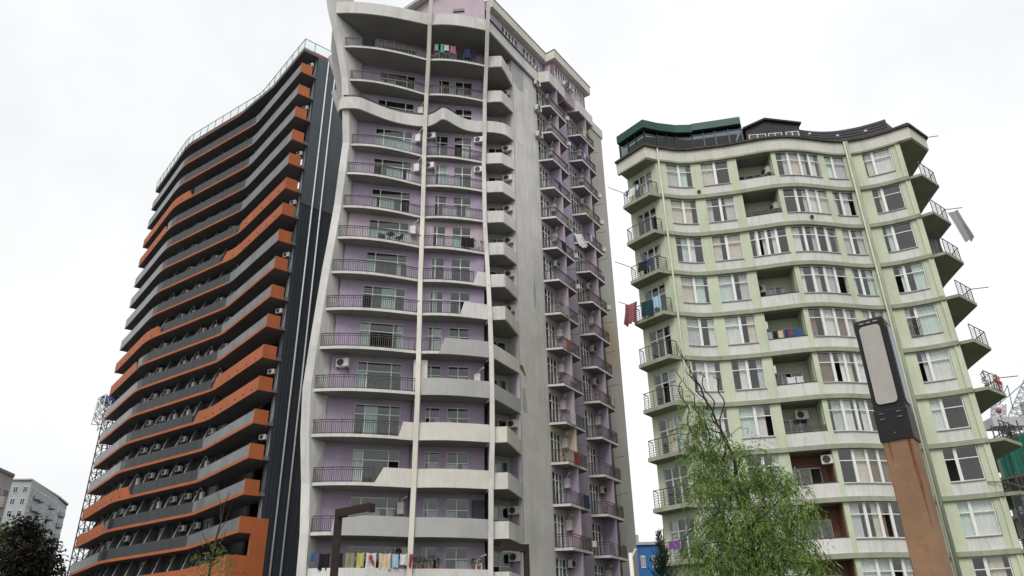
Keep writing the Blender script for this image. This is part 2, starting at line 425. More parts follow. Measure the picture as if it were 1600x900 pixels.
W1 = lambda k: ((-12.45, 50.75 + sh(k)), (-6.85, 52.2 + sh(k)))
W2 = lambda k: ((-6.85, 52.2 + sh(k)), (-2.1, 53.0 + sh(k)))
CC = (.41, 53.75); UU = (.577, .817); NN = (.817, -.577)
sdp = lambda s, d: (CC[0] + UU[0]*s + NN[0]*d, CC[1] + UU[1]*s + NN[1]*d)
def bulge(a, b, amt, n=10):
    return [(a[0] + (b[0]-a[0])*i/n, a[1] + (b[1]-a[1])*i/n - amt*math.sin(math.pi*min(1, (i/n)**.85))) for i in range(n+1)]
c1 = lambda k: bulge(Ld[k], P1d[k], .42)
c2 = lambda k: bulge(P1d[k], P2d[k], .27)
def c3(k):
    a = (P2d[k][0] + .3, P2d[k][1] + .08); 
    if k in (6, 7): return [a, lerp(a, CC, .45), CC]
    return smooth([a, (-.75, P2d[k][1] + .04), (-.42, P2d[k][1] + .28), CC], 3)

def parapet(parent, curve, z0, z1, fb, ft, mat, n=14, name="parapet", th=.12):
    cb = sub(curve, fb, 1); ct = sub(curve, ft, 1)
    if fb > 0:
        cb = [sub(curve, fb + (1-fb)*i/n, 1)[0] for i in range(n)] + [curve[-1]]; ct = [sub(curve, ft + (1-ft)*i/n, 1)[0] for i in range(n)] + [curve[-1]]
    ob, ib, ot, it = offs(cb, .03), offs(cb, .03-th), offs(ct, .03), offs(ct, .03-th)
    m = MB(); m.loft([[(a[0], a[1], z0), (b[0], b[1], z0), (d[0], d[1], z1), (c[0], c[1], z1)] for a, b, c, d in zip(ob, ib, ot, it)])
    return m.build(name, mat, parent)

PAR1 = {8: (.82, .87), 9: (.59, .69), 10: (.20, .23), 11: (0, 0), 12: (0, 0)}
PAR2 = {4: (.78, .86), 5: (.57, .64), 6: (.27, .36), **{k: (0, 0) for k in range(7, 13)}}
PM = {4: CONC2, 5: CONC2, 6: CONCD, 7: CONCD, 8: CONCL, 9: CONCL, 10: CONCD, 11: CONC2, 12: CONC2}
WALLM = {-3: LILAC, -2: LILAC, -1: LILACG, 0: LILAC, 1: LILACG, 2: LILAC, 3: LILACP, 4: LILAC, 5: LILAC, 6: LILAC, 7: LILAC, 8: LILAC, 9: LILAC, 10: LILAC, 11: LILACG, 12: LILAC}
rm = random.Random(11)
wave = smooth([(-13.95, 50.6), (-13.95, 49.7), (-13.61, 49.15), (-12.98, 49.05), (-12.1, 49.19), (-11.24, 49.8), (-9.97, 50.66), (-8.64, 51.26), (-7.24, 51.56), (-6.6, 51.5), (-5.98, 51.1), (-5.55, 50.72), (-5.1, 50.87), (-4.38, 51.62), (-3.7, 52.15), (-2.85, 52.45), (-2.19, 52.5), (-1.2, 52.6), (-.3, 52.95), (.41, 53.78)], 3)
for k in range(-4, 13):
    z = Zb(k); sb = max(sh(k), sh(k+1)) if k < 12 else sh(k)
    b1, b2 = (-12.45, 50.75 + sb), (-6.85, 52.2 + sb); b3 = (-2.1, 53.0 + sb)
    # floor plate inside the walls
    m = MB(); m.prism([b1, b2, b3, (-1.95, 54.3 + sb*.4), (-.3, 54.55), sdp(.45, -.27), sdp(16.4, -.27), (2, 74), (-12.4, 64)], z + .002, z + .202)
    m.build("floor_slab", SOFF, LT)
    if k == -1:
        inner = [(-13.2, 51.0)] 
        m = MB(); m.prism(wave + [(-.45, 54.38), (-1.95, 54.28), b3, b2, b1, (-13.4, 51.2)], z, z + .2)
        bal = m.build("balcony", CONC, LT, under=SOFF)
        o2 = offs(wave, .03); i2 = offs(wave, -.12); parapet(bal, wave, z - .02, z + 1.15, 0, 0, CONC)
        railing(bal, offs(wave, -.05)[6:40], z + 1.15, .22, 1.2)
    elif k == -4:
        pass
    else:
        for nm, cv, back, pr, bay in (("balcony", c1(k), [b2, b1], PAR1, 1), ("balcony", c2(k), [b3, b2], PAR2, 2)):
            m = MB(); m.prism(cv + [(q[0], q[1]) for q in back], z, z + .2)
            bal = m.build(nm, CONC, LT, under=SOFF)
            rc = offs(cv, -.07)
            f = pr.get(k)
            if f is None: railing(bal, rc, z + .2)
            else:
                if f[0] > 0: railing(bal, sub(rc, 0.01, f[0] + .02), z + .2)
                parapet(bal, cv, z - .015, z + 1.18, f[0], f[1], PM[k])
        cv = c3(k)
        m = MB(); m.prism(cv + [(-.45, 54.38), (-1.95, 54.28 + sb*.4), (-2.1, 53.0 + sb)] , z - .001, z + .199)
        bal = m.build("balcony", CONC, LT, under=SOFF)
        parapet(bal, cv, z - .02, z + (1.2 if k in (-3, -2) else 1.05), 0, 0, {8: CONCL, 7: CONCD}.get(k, CONC))
    if k == -4: continue
    # storey above this slab
    zf, zc = z + .2, Zb(k-1); s = sh(k)
    a, b = W1(k); Lw = dist(a, b); f0 = .255 + .007*max(0, k); f1 = f0 + .525; zt = zf + 2.5
    if k < 12:
        wm = WALLM[k]
        ow = [(Lw*f0, Lw*f1, zf + .03, zt)]; wall(LT, a, b, zf, zc, ow, wm)
        fr = (0, .22, .77, 1) if rm.random() < .8 else (0, .25, .72, 1)
        ua = unitv(a, b); na = (ua[1], -ua[0])
        pts = [(a[0] + ua[0]*Lw*(f0 + (f1-f0)*t) - na[0]*.1, a[1] + ua[1]*Lw*(f0 + (f1-f0)*t) - na[1]*.1) for t in fr]
        op = set()
        for i, pr_ in ((0, .55), (1, .08), (2, .25)):
            if rm.random() < pr_ and k not in (4, 8): op.add((i, 0))
        if k == 9: op = {(0, 0), (2, 0)}
        window(LT, pts, zf + .04, zt - .01, (.72,), rm, curtain=.55, open_=op, gmat=GLASST, cmats=[CURT[3], CURT[3], CURT[0], CURT[1]], ctop=1 if rm.random() < .7 else None)
        a, b = W2(k); Lw = dist(a, b); ua = unitv(a, b); na = (ua[1], -ua[0])
        ow = [(Lw*.16, Lw*.36, zf + .03, zt), (Lw*.47, Lw*.775, zf + .03, zt)]; wall(LT, a, b, zf, zc, ow, wm)
        for q0, q1, fr in ((.16, .36, (0, .3, 1)), (.47, .775, (0, .48, 1))):
            pts = [(a[0] + ua[0]*Lw*(q0 + (q1-q0)*t) - na[0]*.1, a[1] + ua[1]*Lw*(q0 + (q1-q0)*t) - na[1]*.1) for t in fr]
            op = {(rm.choice((0, 1)), 0)} if rm.random() < .42 else set()
            window(LT, pts, zf + .04, zt - .01, (.70,), rm, curtain=.55, open_=op, gmat=GLASST, cmats=[CURT[3], CURT[0], CURT[1]], ctop=1 if rm.random() < .7 else None)
        # partition beside the second column and the deep corner bay
        pa = (P2d[k][0] + .1, P2d[k][1] + .5); pb = (-2.0, 54.3 + s*.4)
        m = MB(); u = unitv(pa, pb); m.strip([(pa[0]-.1, pa[1]), (pb[0]-.1, pb[1])], [(pa[0]+.1, pa[1]), (pb[0]+.1, pb[1])], zf, zc); m.build("partition_wall", LILACP if k % 3 else CONC2, LT)
        a, b = (-1.95, 54.2 + s*.4), (-.42, 54.36); Lw = dist(a, b); ua = unitv(a, b); na = (ua[1], -ua[0])
        wall(LT, a, b, zf, zc, [(.15, Lw-.15, zf + .03, zt)], CONCD)
        pts = [(a[0] + ua[0]*t - na[0]*.1, a[1] + ua[1]*t - na[1]*.1) for t in (.15, Lw*.5, Lw-.15)]
        window(LT, pts, zf + .04, zt - .01, (.62,), rm, curtain=.4, open_={(rm.choice((0, 1)), 0)} if rm.random() < .4 else set(), gmat=GLASST)
        wall(LT, (-.42, 54.36), CC, zf, zc, [], LILACP if k in (-1, 0, 2, 3, 5, 6) else LILACG, .15)
    else:
        wall(LT, *W1(k), zf, zc, [], CONC2); wall(LT, *W2(k), zf, zc, [], CONC2); wall(LT, (-2.1, 54.0), CC, zf, zc, [], CONC2)
# ground storey, core and rear walls
m = MB(); m.strip([(-12.4, 50.2), (-2.1, 52.4), CC, sdp(16.6, 0)], [(-12.3, 50.6), (-2.1, 52.8), sdp(.2, -.35), sdp(16.6, -.35)], 0, Zb(12)); m.build("ground_storey_wall", CONC2, LT)
m = MB(); m.strip([(-12.4, 54.6), (-2.4, 56.9), sdp(3, -3.4), sdp(16, -3.4)], [(-12.4, 54.9), (-2.5, 57.2), sdp(3, -3.7), sdp(16, -3.7)], 0, 52); m.build("core_wall", ROOM, LT)
m = MB(); m.strip([sdp(16.6, 0), (2, 74.2), (-12.8, 64.2), (-12.95, 51.2)], [sdp(16.3, -.3), (2, 73.9), (-12.5, 64), (-12.6, 51.2)], 0, 52); m.build("rear_wall", CONC2, LT)
# end fin, lofted through the storeys, and the two columns
secs = []
for k in range(13, -6, -1):
    l = Ld[k]; wa = (-12.45, 50.75 + sh(k) + .35)
    secs.append([(l[0]-.55, l[1]-.28, Zb(k)+.1 if k < 13 else 0), (l[0]-.02, l[1]-.22, Zb(k)+.1 if k < 13 else 0), (wa[0]+.06, wa[1], Zb(k)+.1 if k < 13 else 0), (wa[0]-.6, wa[1], Zb(k)+.1 if k < 13 else 0)])
MB().loft(secs).build("end_fin", CONC2, LT)
for Pd, xo in ((P1d, 0), (P2d, .15)):
    secs = []
    for k in range(13, -6, -1):
        px, py = Pd[k][0] + xo, Pd[k][1]; zz = Zb(k) + .1 if k < 13 else 0
        secs.append([(px-.16, py-.22, zz), (px+.16, py-.22, zz), (px+.16, py+.16, zz), (px-.16, py+.16, zz)])
    MB().loft(secs).build("column", CONCL if xo == 0 else CONC, LT)
# side fins of the flared crown seen past the end fin
def slabpoly(name, px, D0, D1, mat):
    f = [at(x, y, D0) for x, y in px]; bk = [q + Vector((-.1, D1-D0, 0)) for q in f]
    m = MB(); m.loft([f, bk]); return m.build(name, mat, LT)
slabpoly("side_fin", [(513, 88), (520, 84), (541, 156), (536, 158)], 53.0, 53.5, CONC)
slabpoly("side_fin", [(518, 142), (526, 140), (533, 176), (530, 178)], 54.5, 55, CONC)
slabpoly("flared_side_wall", [(520, 28), (524, 36), (528, 80), (537, 150), (531, 162), (522, 120), (517, 75)], 52.2, 55, CONCD)

# crown terrace, parapet band and attic
zt = Zb(-4)
edge = c1(-4) + c2(-4)[1:] + [(-1.45, 50.2), sdp(.1, .35), sdp(3.84, .25)]
A_ = [(3.86, 0), (4.44, 1.17), (7.42, 1.05), (7.84, .09)]; B_ = [(9.26, 0), (9.89, 1.1), (13.0, 1.12), (13.78, 0)]
m = MB(); m.prism(edge + [sdp(4, -.27), (2, 60), (-12.4, 60), (-13.8, 50.5)], zt, zt + .2); m.build("crown_slab", CONC, LT, under=SOFF)
parapet(LT, c1(-4) + c2(-4)[1:], zt - .02, zt + 1.25, 0, 0, CONC, name="crown_parapet")
parapet(LT, [(-1.6, 50.06), sdp(.1, .30), sdp(3.86, .22)], zt - .02, zt + 1.25, 0, 0, CONC2, name="crown_parapet")
MB().bar((-1.55, 50.0, zt+1.29), sdp(3.86, .16) + (zt+1.29,), .22, .06).build("coping", RAILG, LT)
aw = [(-10.6, 51.6), (-1.9, 51.2), sdp(-2.6, -.25)]
m = MB(); m.loft([[(-10.7, 51.3, zt+.2), (-1.95, 50.85, zt+.2), (-1.95, 50.85, zt+5.2), (-5.4, 51.05, zt+6.4), (-10.2, 51.3, zt+1.9)], [(-10.7, 51.6, zt+.2), (-1.95, 51.15, zt+.2), (-1.95, 51.15, zt+5.2), (-5.4, 51.35, zt+6.4), (-10.2, 51.6, zt+1.9)]])
m.build("attic_front_wall", LILACP, LT)
m = MB(); m.loft([[(-11.2, 50.6, zt+1.3), (-5.2, 50.4, zt+6.7), (-5.2, 50.4, zt+7.0), (-11.2, 50.6, zt+1.7)], [(-11.2, 58, zt+1.3), (-5.2, 58, zt+6.7), (-5.2, 58, zt+7.0), (-11.2, 58, zt+1.7)]]); m.build("attic_roof", CONCD, LT)
vent = MB().obox((-4.3, 50.9, zt+3.35), (1, -.05), 1.0, .1, .3); vent.build("attic_vent", BLACK, LT)
def attic(s0, s1, d, z0, z1, wins, mat, cd_, ret=True):
    a, b = sdp(s0, d), sdp(s1, d)
    ops = [(q0-s0, q1-s0, z0+1.95, z0+3.2) for q0, q1, nn in wins]
    wall(LT, a, b, z0, z1, ops, mat, name="attic_wall")
    if ret: wall(LT, sdp(s0, d-3), sdp(s0, d), z0, z1, [], mat, name="attic_wall")
    wall(LT, sdp(s1, d), sdp(s1, d-6), z0, z1, [], mat, name="attic_wall")
    for q0, q1, nn in wins:
        pts = [sdp(q0 + (q1-q0)*i/nn, d-.08) for i in range(nn+1)]
        window(LT, pts, z0+1.97, z0+3.18, (.45,), rm, .05, .14, GLASST, .3)
    m = MB(); m.prism([sdp(s0-.3, d+cd_), sdp(s1+.45, d+cd_), sdp(s1+.45, d-6), sdp(s0-.3, d-6)], z1, z1 + 1.0); m.build("cornice", CONCL, LT)
    m = MB(); m.prism([sdp(s0-.35, d+cd_+.05), sdp(s1+.5, d+cd_+.05), sdp(s1+.5, d-6), sdp(s0-.35, d-6)], z1+1.0, z1 + 1.06); m.build("roof_edge", RAILG, LT)
attic(-3.0, 5.9, -.2, zt+.2, zt+3.75, [(-1.2, 1.3, 5), (2.2, 4.4, 4)], LILACG, .5, False)
attic(5.75, 11.9, .85, zt+.2, zt+3.65, [(6.3, 9.0, 6), (10.0, 11.3, 3)], LILACP, .5)
# grey flank, balcony stacks on the flank, gable end
PATCHG = surf("grey_cement_patch", (.38, .385, .38), .9, .1, .8, .3); PATCHW = surf("pale_filler_patch", (.62, .61, .59), .9, .1, .8, .3)
for s0_, s1_, q0_, q1_, mt_ in ((.15, 1.75, Zb(-3) + .6, Zb(-3) + 3.4, PATCHG), (1.9, 2.5, Zb(-2) + 1.5, Zb(-2) + 4.2, PATCHW), (.5, 1.5, Zb(-1) + .2, Zb(-1) + 3.6, PATCHW), (1.6, 2.05, Zb(1) + 1.0, Zb(1) + 5.5, PATCHW), (2.3, 2.6, Zb(4) + .3, Zb(4) + 3.2, PATCHG), (.3, .9, Zb(7) + .3, Zb(7) + 2.0, PATCHG)):
    rp = random.Random(int(s0_*100)); qq = [(s0_, q0_), ((s0_+s1_)/2, q0_ - rp.uniform(.05, .3)), (s1_, q0_ + rp.uniform(-.2, .2)), (s1_ + rp.uniform(-.1, .15), (q0_+q1_)/2), (s1_ - rp.uniform(0, .2), q1_), ((s0_+s1_)/2, q1_ + rp.uniform(0, .25)), (s0_ + rp.uniform(0, .2), q1_), (s0_ - rp.uniform(-.1, .1), (q0_+q1_)/2)]
    m = MB(); m.loft([[sdp(a_, e_) + (b_,) for a_, b_ in qq] for e_ in (-.02, .008)]); m.build("plaster_patch", mt_, LT)
GABLE = surf("stained_gable_render", (.40, .38, .355), .9, .10, .25, .35, (.2, .185, .165), .3)
_t = GABLE.node_tree; _b = _t.nodes["Principled BSDF"]; _src = _b.inputs["Base Color"].links[0].from_socket      # ochre rain stain
_g = _t.nodes.new("ShaderNodeNewGeometry"); _d = _t.nodes.new("ShaderNodeVectorMath"); _d.operation = 'DISTANCE'; _d.inputs[1].default_value = sdp(14.4, 0) + (Zb(3.6),)
_s = _t.nodes.new("ShaderNodeVectorMath"); _s.operation = 'MULTIPLY'; _s.inputs[1].default_value = (1, 1, 1); _t.links.new(_g.outputs["Position"], _d.inputs[0])
_m = _t.nodes.new("ShaderNodeMapRange"); _m.inputs[1].default_value = 3.2; _m.inputs[2].default_value = 1.0; _m.inputs[3].default_value = 0; _m.inputs[4].default_value = .75; _t.links.new(_d.outputs["Value"], _m.inputs[0])
_x = _t.nodes.new("ShaderNodeMix"); _x.data_type = 'RGBA'; _t.links.new(_m.outputs[0], _x.inputs["Factor"]); _t.links.new(_src, _x.inputs["A"]); _x.inputs["B"].default_value = (.40, .29, .17, 1); _t.links.new(_x.outputs["Result"], _b.inputs["Base Color"])
def flank(s0, s1, z0, z1, mat, name, th=.3):
    return wall(LT, sdp(s0, 0), sdp(s1, 0), z0, z1, [], mat, th, name)
flank(0, 3.86, Zb(12), zt, CONC2, "flank_wall"); flank(7.84, 9.26, Zb(12), zt, LILACG, "flank_wall"); flank(13.78, 16.6, Zb(12), zt + 1.2, GABLE, "flank_wall")
MB().prism([sdp(13.6, .12), sdp(16.75, .12), sdp(16.75, -.4), sdp(13.6, -.4)], zt+1.2, zt+2.3).build("gable_coping", CONC, LT)
FINM = [LILACP, LILACG, LILACP, LILAC, LILACP, LILACP, LILACG]
for k in range(-4, 13):
    z = Zb(k); zf, zc = z+.2, Zb(k-1)
    for st, off in (("A", 0.), ("B", 5.43)):
        pl = [(s+off, d) for s, d in A_]; cv = [sdp(*q) for q in pl]
        slab = MB().prism([sdp(pl[0][0], -.0), cv[1], cv[2], sdp(pl[3][0], 0)], z, z+.18)
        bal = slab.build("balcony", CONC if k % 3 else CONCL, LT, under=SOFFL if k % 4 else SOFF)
        if k == -4:
            parapet(bal, [sdp(pl[0][0]+.02, .03), cv[1], cv[2], sdp(pl[3][0]-.03, .05)], z-.02, z+1.25, 0, 0, CONC)
            continue
        railing(bal, offs([sdp(pl[0][0]+.08, .1), cv[1], cv[2], sdp(pl[3][0]-.12, .12)], -.06), z+.18, .95, .14)
        s0, s1 = pl[0][0], pl[3][0]; f = 5.93 + off; zt2 = zf + 2.45
        rw = random.Random(k*7 + int(off)); wm = FINM[rw.randrange(len(FINM))]
        if st == "A" and k == 8: wm = CREAMP
        wall(LT, sdp(s0, 0), sdp(s1, 0), zf-.02, zc, [(.1, 1.55, zf+.02, zt2), (f-s0+.3, f-s0+1.1, zf+.9, zt2)], wm, name="flank_wall")
        pts = [sdp(s0 + t, -.1) for t in (.1, .62, 1.05, 1.55)]
        window(LT, pts, zf+.03, zt2-.01, (.74,), rw, .06, None, GLASST, .45, open_={(rw.choice((0, 1, 2)), 0)} if rw.random() < .5 else set())
        window(LT, [sdp(f+.3, -.1), sdp(f+1.1, -.1)], zf+.91, zt2-.01, (.7,), rw, .06, None, GLASST, .4)
        m = MB().strip([sdp(f-.07, 0), sdp(f-.07, 1.06)], [sdp(f+.07, 0), sdp(f+.07, 1.06)], zf-.01, zc); m.build("divider_fin", wm, LT)
        # things on the flank balconies
        nm = "nearer" if st == "A" else "farther"
        if rw.random() < .62 and k < 12:
            c = sdp(f-.3, .25)
            if rw.random() < .5: heater((c[0], c[1], zf+1.75), (-UU[0], -UU[1]), "white water heater on the %s flank balcony stack of the lilac tower, %s floor" % (nm, tord(k+3)), 1.0)
            else:
                c = sdp(s0+1.85, .3); ac((c[0], c[1], zf+2.1), NN, "air conditioner on the %s flank balcony stack of the lilac tower, %s floor" % (nm, tord(k+3)))
        if rw.random() < .45 and k < 11:
            pole = MB().tube([sdp(f, 1.0) + (zf+1.55,), sdp(f+.5, 2.0) + (zf+1.5+rw.uniform(-.1, .3),)], .022, 5); pole.build("clothes_pole", RAILG, LT)

# ================================================================== ORANGE AND BLACK TOWER
OT = empty("apartment_tower", (-32, 74, 0), "dark tower with long orange-trimmed glass balconies and a black ribbed flank", "building", "apartment towers")
ORANGE = surf("orange_panel", (.36, .098, .032), .65, .10, .5, .40, (.20, .065, .03), spec=.35)
DWALL = surf("dark_grey_render", (.11, .111, .115), .9, .15, .5, .2, (.10, .10, .10))
SLATE = surf("black_cladding", (.022, .028, .036), .45, .15, .25, spec=.4)
SLATE2 = surf("slate_panel", (.052, .066, .078), .5, .08, .2, spec=.4)
OSOFF = surf("dark_soffit", (.14, .13, .133), .9, .12, .5)
PIPE = surf("galvanised_pipe", (.55, .56, .57), .4, .1, 2, spec=.5)
LGREY = surf("light_grey_render", (.36, .37, .37), .85, .1, .4, .25)
def balglass(name, col, rough):
    m = surf(name, col, rough, .25, .5, .22, tuple(c*2.5 + .02 for c in col), spec=.28, fine=.08); return m
BGL = balglass("smoked_balcony_glass", (.018, .022, .024), .26)
BGL2 = balglass("sky_sheen_balcony_glass", (.125, .128, .132), .3)  # paler copy of the smoked glass, sky reflection painted into its colour
OE = [(-48.91, 88.41), (-41.45, 79.45), (-40.75, 78.72), (-39.9, 78.0), (-30.1, 71.3), (-29.3, 70.72), (-28.65, 70.1), (-21.79, 62.18)]
OU = (.75, .661)                                   # direction of the ribbed flank
TIP = (-20.9, 62.95)
OL = plen(OE); Oz = lambda i: 14.75 + 2.935*(16 - i)
wl = offs(OE, -1.75); wl = [wl[0]] + wl[1:-1] + [(-19.9, 63.85)]
fr_bend1, fr_bend2 = .685, .355                    # right-hand and left-hand bend as length shares
ro = random.Random(5)
LEFTO = {3: .43, 4: .30, 9: .41, 10: .29, 15: .42, 16: .30}
RIGHTO = {6: .70, 7: .645, 12: .70, 13: .64, 18: .44}
SL = LGREY
Dsp = [.03 + .0815*i for i in range(12)]
for i in range(0, 20):
    z = Oz(i)
    m = MB(); m.prism(OE + [TIP, (-19.9, 63.85)] + wl[::-1][1:], z, z + (.30 if i else .45)); bal = m.build("balcony", OSOFF, OT)
    if i == 0:       # roof terrace
        rc = OE + [TIP, (-19.3, 64.3), (-12.5, 70.3)]
        for q_ in (sub(OE, .3, .7), [TIP, (-19.3, 64.3), (-12.5, 70.3)]): m = MB(); m.strip(offs(q_, .04), offs(q_, -.12), z + .28, z + .5); m.build("fascia", ORANGE, bal)
        for q_ in (sub(OE, 0, .3), sub(OE, .7, 1) + [TIP]): m = MB(); m.strip(offs(q_, .03), offs(q_, -.12), z + .28, z + .5); m.build("fascia", LGREY, bal)
        m = MB(); m.prism([(-21.0, 62.8), (-12.5, 70.3), (-14, 74), (-30, 80), (-47, 90), (-45, 84)], z - .02, z + .4); m.build("roof_slab", OSOFF, OT)
        rs = resamp(rc, 1.5); b = MB()
        for a, q in zip(rs, rs[1:]):
            piece("glass_panel", GLASSR, bal, ((a[0]+q[0])/2, (a[1]+q[1])/2, z + 1.1), unitv(a, q), dist(a, q) - .06, .02, 1.1)
            b.bar((a[0], a[1], z + .4), (a[0], a[1], z + 1.72), .05); b.bar((a[0], a[1], z + 1.7), (q[0], q[1], z + 1.7), .06, .04)
        b.build("railing", RAILG, bal)
    else:
        par = 1.16
        lo, ro_ = LEFTO.get(i, 0.), RIGHTO.get(i, 1.)
        # stripe under the glass
        t0 = lo; t1 = ro_
        def stripe(f0, f1, hh):
            cv = sub(OE, f0, f1); m = MB(); m.strip(offs(cv, .035), offs(cv, -.1), z - .02, z + hh); m.build("orange_stripe", ORANGE, bal)
        if i < 9: segs = [(max(lo, .335), min(ro_, .69), .20)]
        elif i < 11: segs = [(max(lo, .33), min(ro_, 1.), .22)]
        else: segs = [(lo, min(ro_, 1.), .24)]
        if i < 9:
            for f0, f1 in ((lo, .335), (.69, ro_)):
                if f1 > f0 + .02:
                    cv = sub(OE, f0, f1); m = MB(); m.strip(offs(cv, .03), offs(cv, -.1), z - .02, z + .2); m.build("grey_stripe", BGL2, bal)
        for f0, f1, hh in segs: stripe(f0, f1, hh)
        if lo:
            parapet(bal, OE[::-1][::-1], z - .025, z + par + .05, 0, 0, ORANGE) if False else None
            cb = sub(OE, 0, lo); ct = sub(OE, 0, lo - .022); n = 12
            cb = [sub(OE, lo*j/n, 1)[0] for j in range(n+1)]; ct = [sub(OE, (lo-.022)*j/n, 1)[0] for j in range(n+1)]
            ob, ib, ot_, it = offs(cb, .05), offs(cb, -.08), offs(ct, .05), offs(ct, -.08)
            m = MB(); m.loft([[(a[0], a[1], z-.03), (b[0], b[1], z-.03), (d[0], d[1], z+par+.04), (c[0], c[1], z+par+.04)] for a, b, c, d in zip(ob, ib, ot_, it)]); m.build("orange_parapet", ORANGE, bal)
        if ro_ < 1: parapet(bal, OE, z - .03, z + (par + .04 if i < 18 else 1.25), ro_, ro_ + .02, ORANGE, name="orange_parapet")
        # glass panels
        cv = sub(OE, lo + (.004 if lo else 0), ro_ - (.004 if ro_ < 1 else 0)); rs = resamp(cv, 1.45); tot = OL; s = lo*OL; top = MB()
        for a, q in zip(rs, rs[1:]):
            f = (s + dist(a, q)/2)/OL; s += dist(a, q)
            midp = .335 < f < .69
            gm = BGL if (midp or (i > 12 and f < .335 and ro.random() < .15)) else BGL2  # side runs mostly take the glass with painted sky reflection
            if i >= 17 and f < .335: gm = BGL
            piece("glass_panel", gm, bal, ((a[0]+q[0])/2, (a[1]+q[1])/2, z + .2 + (par-.2)/2 + .02), unitv(a, q), dist(a, q) - .025, .03, par - .2)
            top.bar((a[0], a[1], z + par + .03), (q[0], q[1], z + par + .03), .05, .035)
        top.build("top_rail", RAILG, bal)
        m = MB(); m.strip([(OE[-1][0] - .03, OE[-1][1] - .05), (TIP[0] + .03, TIP[1] - .05)], [(OE[-1][0] - .15, OE[-1][1] + .1), (TIP[0] - .1, TIP[1] + .1)], z - .04, z + par + .06); m.build("orange_end", ORANGE, bal)
        for f0, f1 in ((0., lo - .03), (ro_ + .03, .985)):
            if f1 > f0 + .02 and (lo if f0 == 0. else ro_ < 1):
                L0 = (f1-f0)*OL; nn_ = max(1, int(L0/1.7)); cvo = offs(OE, .055)
                for q_ in range(nn_):
                    pt = sub(cvo, f0 + (f1-f0)*(q_+.5)/nn_, 1)[:2]; uu_ = unitv(*pt); piece("drain_spout", BLACK, bal, (pt[0][0], pt[0][1], z + .35), uu_, .09, .09, .09)
    if i == 0: continue
    # storey wall above slab i, dividers and windows
    zf = z + .3; zc = Oz(i-1)
    ws = resamp(wl[:-1], 3.0)
    L = plen(wl[:-1])
    marks = [j/12 for j in range(13)]
    mw = MB(); 
    for j in range(12):
        a = sub(wl[:-1], marks[j], 1)[0]; q = sub(wl[:-1], marks[j+1], 1)[0] if j < 11 else wl[-2]
        Lw = dist(a, q); u = unitv(a, q); n = (u[1], -u[0])
        vis = i >= 8 or j in (3, 4, 5, 6, 7)
        if vis:
            w0 = Lw*.18; w1 = Lw*.80; wall(OT, a, q, zf, zc, [(w0, w1, zf + .03, zf + 2.53)], DWALL, .2)
            pts = [(a[0] + u[0]*(w0 + (w1-w0)*t) - n[0]*.08, a[1] + u[1]*(w0 + (w1-w0)*t) - n[1]*.08) for t in (0, .33, .66, 1)]
            window(OT, pts, zf + .04, zf + 2.52, (.6,), ro, .09, .09, GLASS, .92, [CURT[0], CURT[0], CURT[0], CURT[1]], {(ro.randrange(3), 0)} if ro.random() < .4 else (), frame=WHITEF if ro.random() < .6 else RAILG)
        else: wall(OT, a, q, zf, zc, [], DWALL, .2)
        # divider: sloping screen between flats
        e = (a[0] + n[0]*1.55, a[1] + n[1]*1.55)
        if j:
            m = MB(); f_ = [(a[0], a[1], zf), (e[0], e[1], zf), (a[0] + n[0]*.55, a[1] + n[1]*.55, zc - .02), (a[0], a[1], zc - .02)]
            m.loft([[(x - u[0]*.05, y - u[1]*.05, zz) for x, y, zz in f_], [(x + u[0]*.05, y + u[1]*.05, zz) for x, y, zz in f_]]); dv = m.build("divider", DWALL, OT)
            MB().bar((e[0], e[1], zf + .02), (a[0] + n[0]*.57, a[1] + n[1]*.57, zc - .04), .11, .03).build("divider_edge", LGREY, dv)
            r = ro.random()
            if r < .55 and i < 18:
                c = (a[0] + n[0]*.55 + u[0]*.42, a[1] + n[1]*.55 + u[1]*.42)
                fl = "%s orange tower balcony" % tord(i-1)
                wh = "flat %s from the far end" % ["", "one", "two", "three", "four", "five", "six", "seven", "eight", "nine", "ten", "eleven"][j]
                if r < .42: ac((c[0], c[1], zf + 1.95), n, "air conditioner on the %s, %s" % (fl, wh), .95)
                else: heater((c[0], c[1], zf + 1.7), n, "water heater on the %s, %s" % (fl, wh), .9)
    # pale end wall between balcony tip and flank
    a, q = (-21.3, 63.9), (-19.95, 63.7)
    m = MB(); m.prism([(-20.75, 63.5), (-20.5, 63.5), (-21.0, 65.2), (-21.4, 64.9)], zf, zc); m.build("end_wall", LGREY if i % 4 else DWALL, OT)
    if i % 2 and i < 16:
        ac((-21.3, 63.5, zf + 1.75), (-.35, -.93), "air conditioner at the end of the %s orange balcony, beside the black flank" % tord(i-1), .8)
# black ribbed flank with lower ribs, flat upper panels and two pipes
fa = (-20.5, 63.3); fb = (-10.05, 72.5); LF = dist(fa, fb)
nf = (OU[1], -OU[0])
prof = []; n = int(LF/.30)
for j in range(n+1):
    s = j*LF/n
    for ds, dd in ((0, 0), (.16, 0), (.18, .05), (.28, .05)): 
        prof.append((fa[0] + OU[0]*(s+ds) + nf[0]*dd, fa[1] + OU[1]*(s+ds) + nf[1]*dd))
m = MB(); zs = 43.0
pr2 = [(x, y) for x, y in prof]
m.loft([[(x, y, 0) for x, y in pr2], [(x, y, zs) for x, y in pr2]], caps=False, closed=False); m.build("ribbed_cladding", SLATE, OT)
fb2 = (fa[0] + OU[0]*LF, fa[1] + OU[1]*LF)
fl = lambda s, d: (fa[0] + OU[0]*s + nf[0]*d, fa[1] + OU[1]*s + nf[1]*d)
m = MB(); m.prism([fl(-.02, -.02), fl(LF, -.02), fl(LF, -.5), fl(-.02, -.5)], 0, Oz(0)); m.build("flank_wall", SLATE, OT)
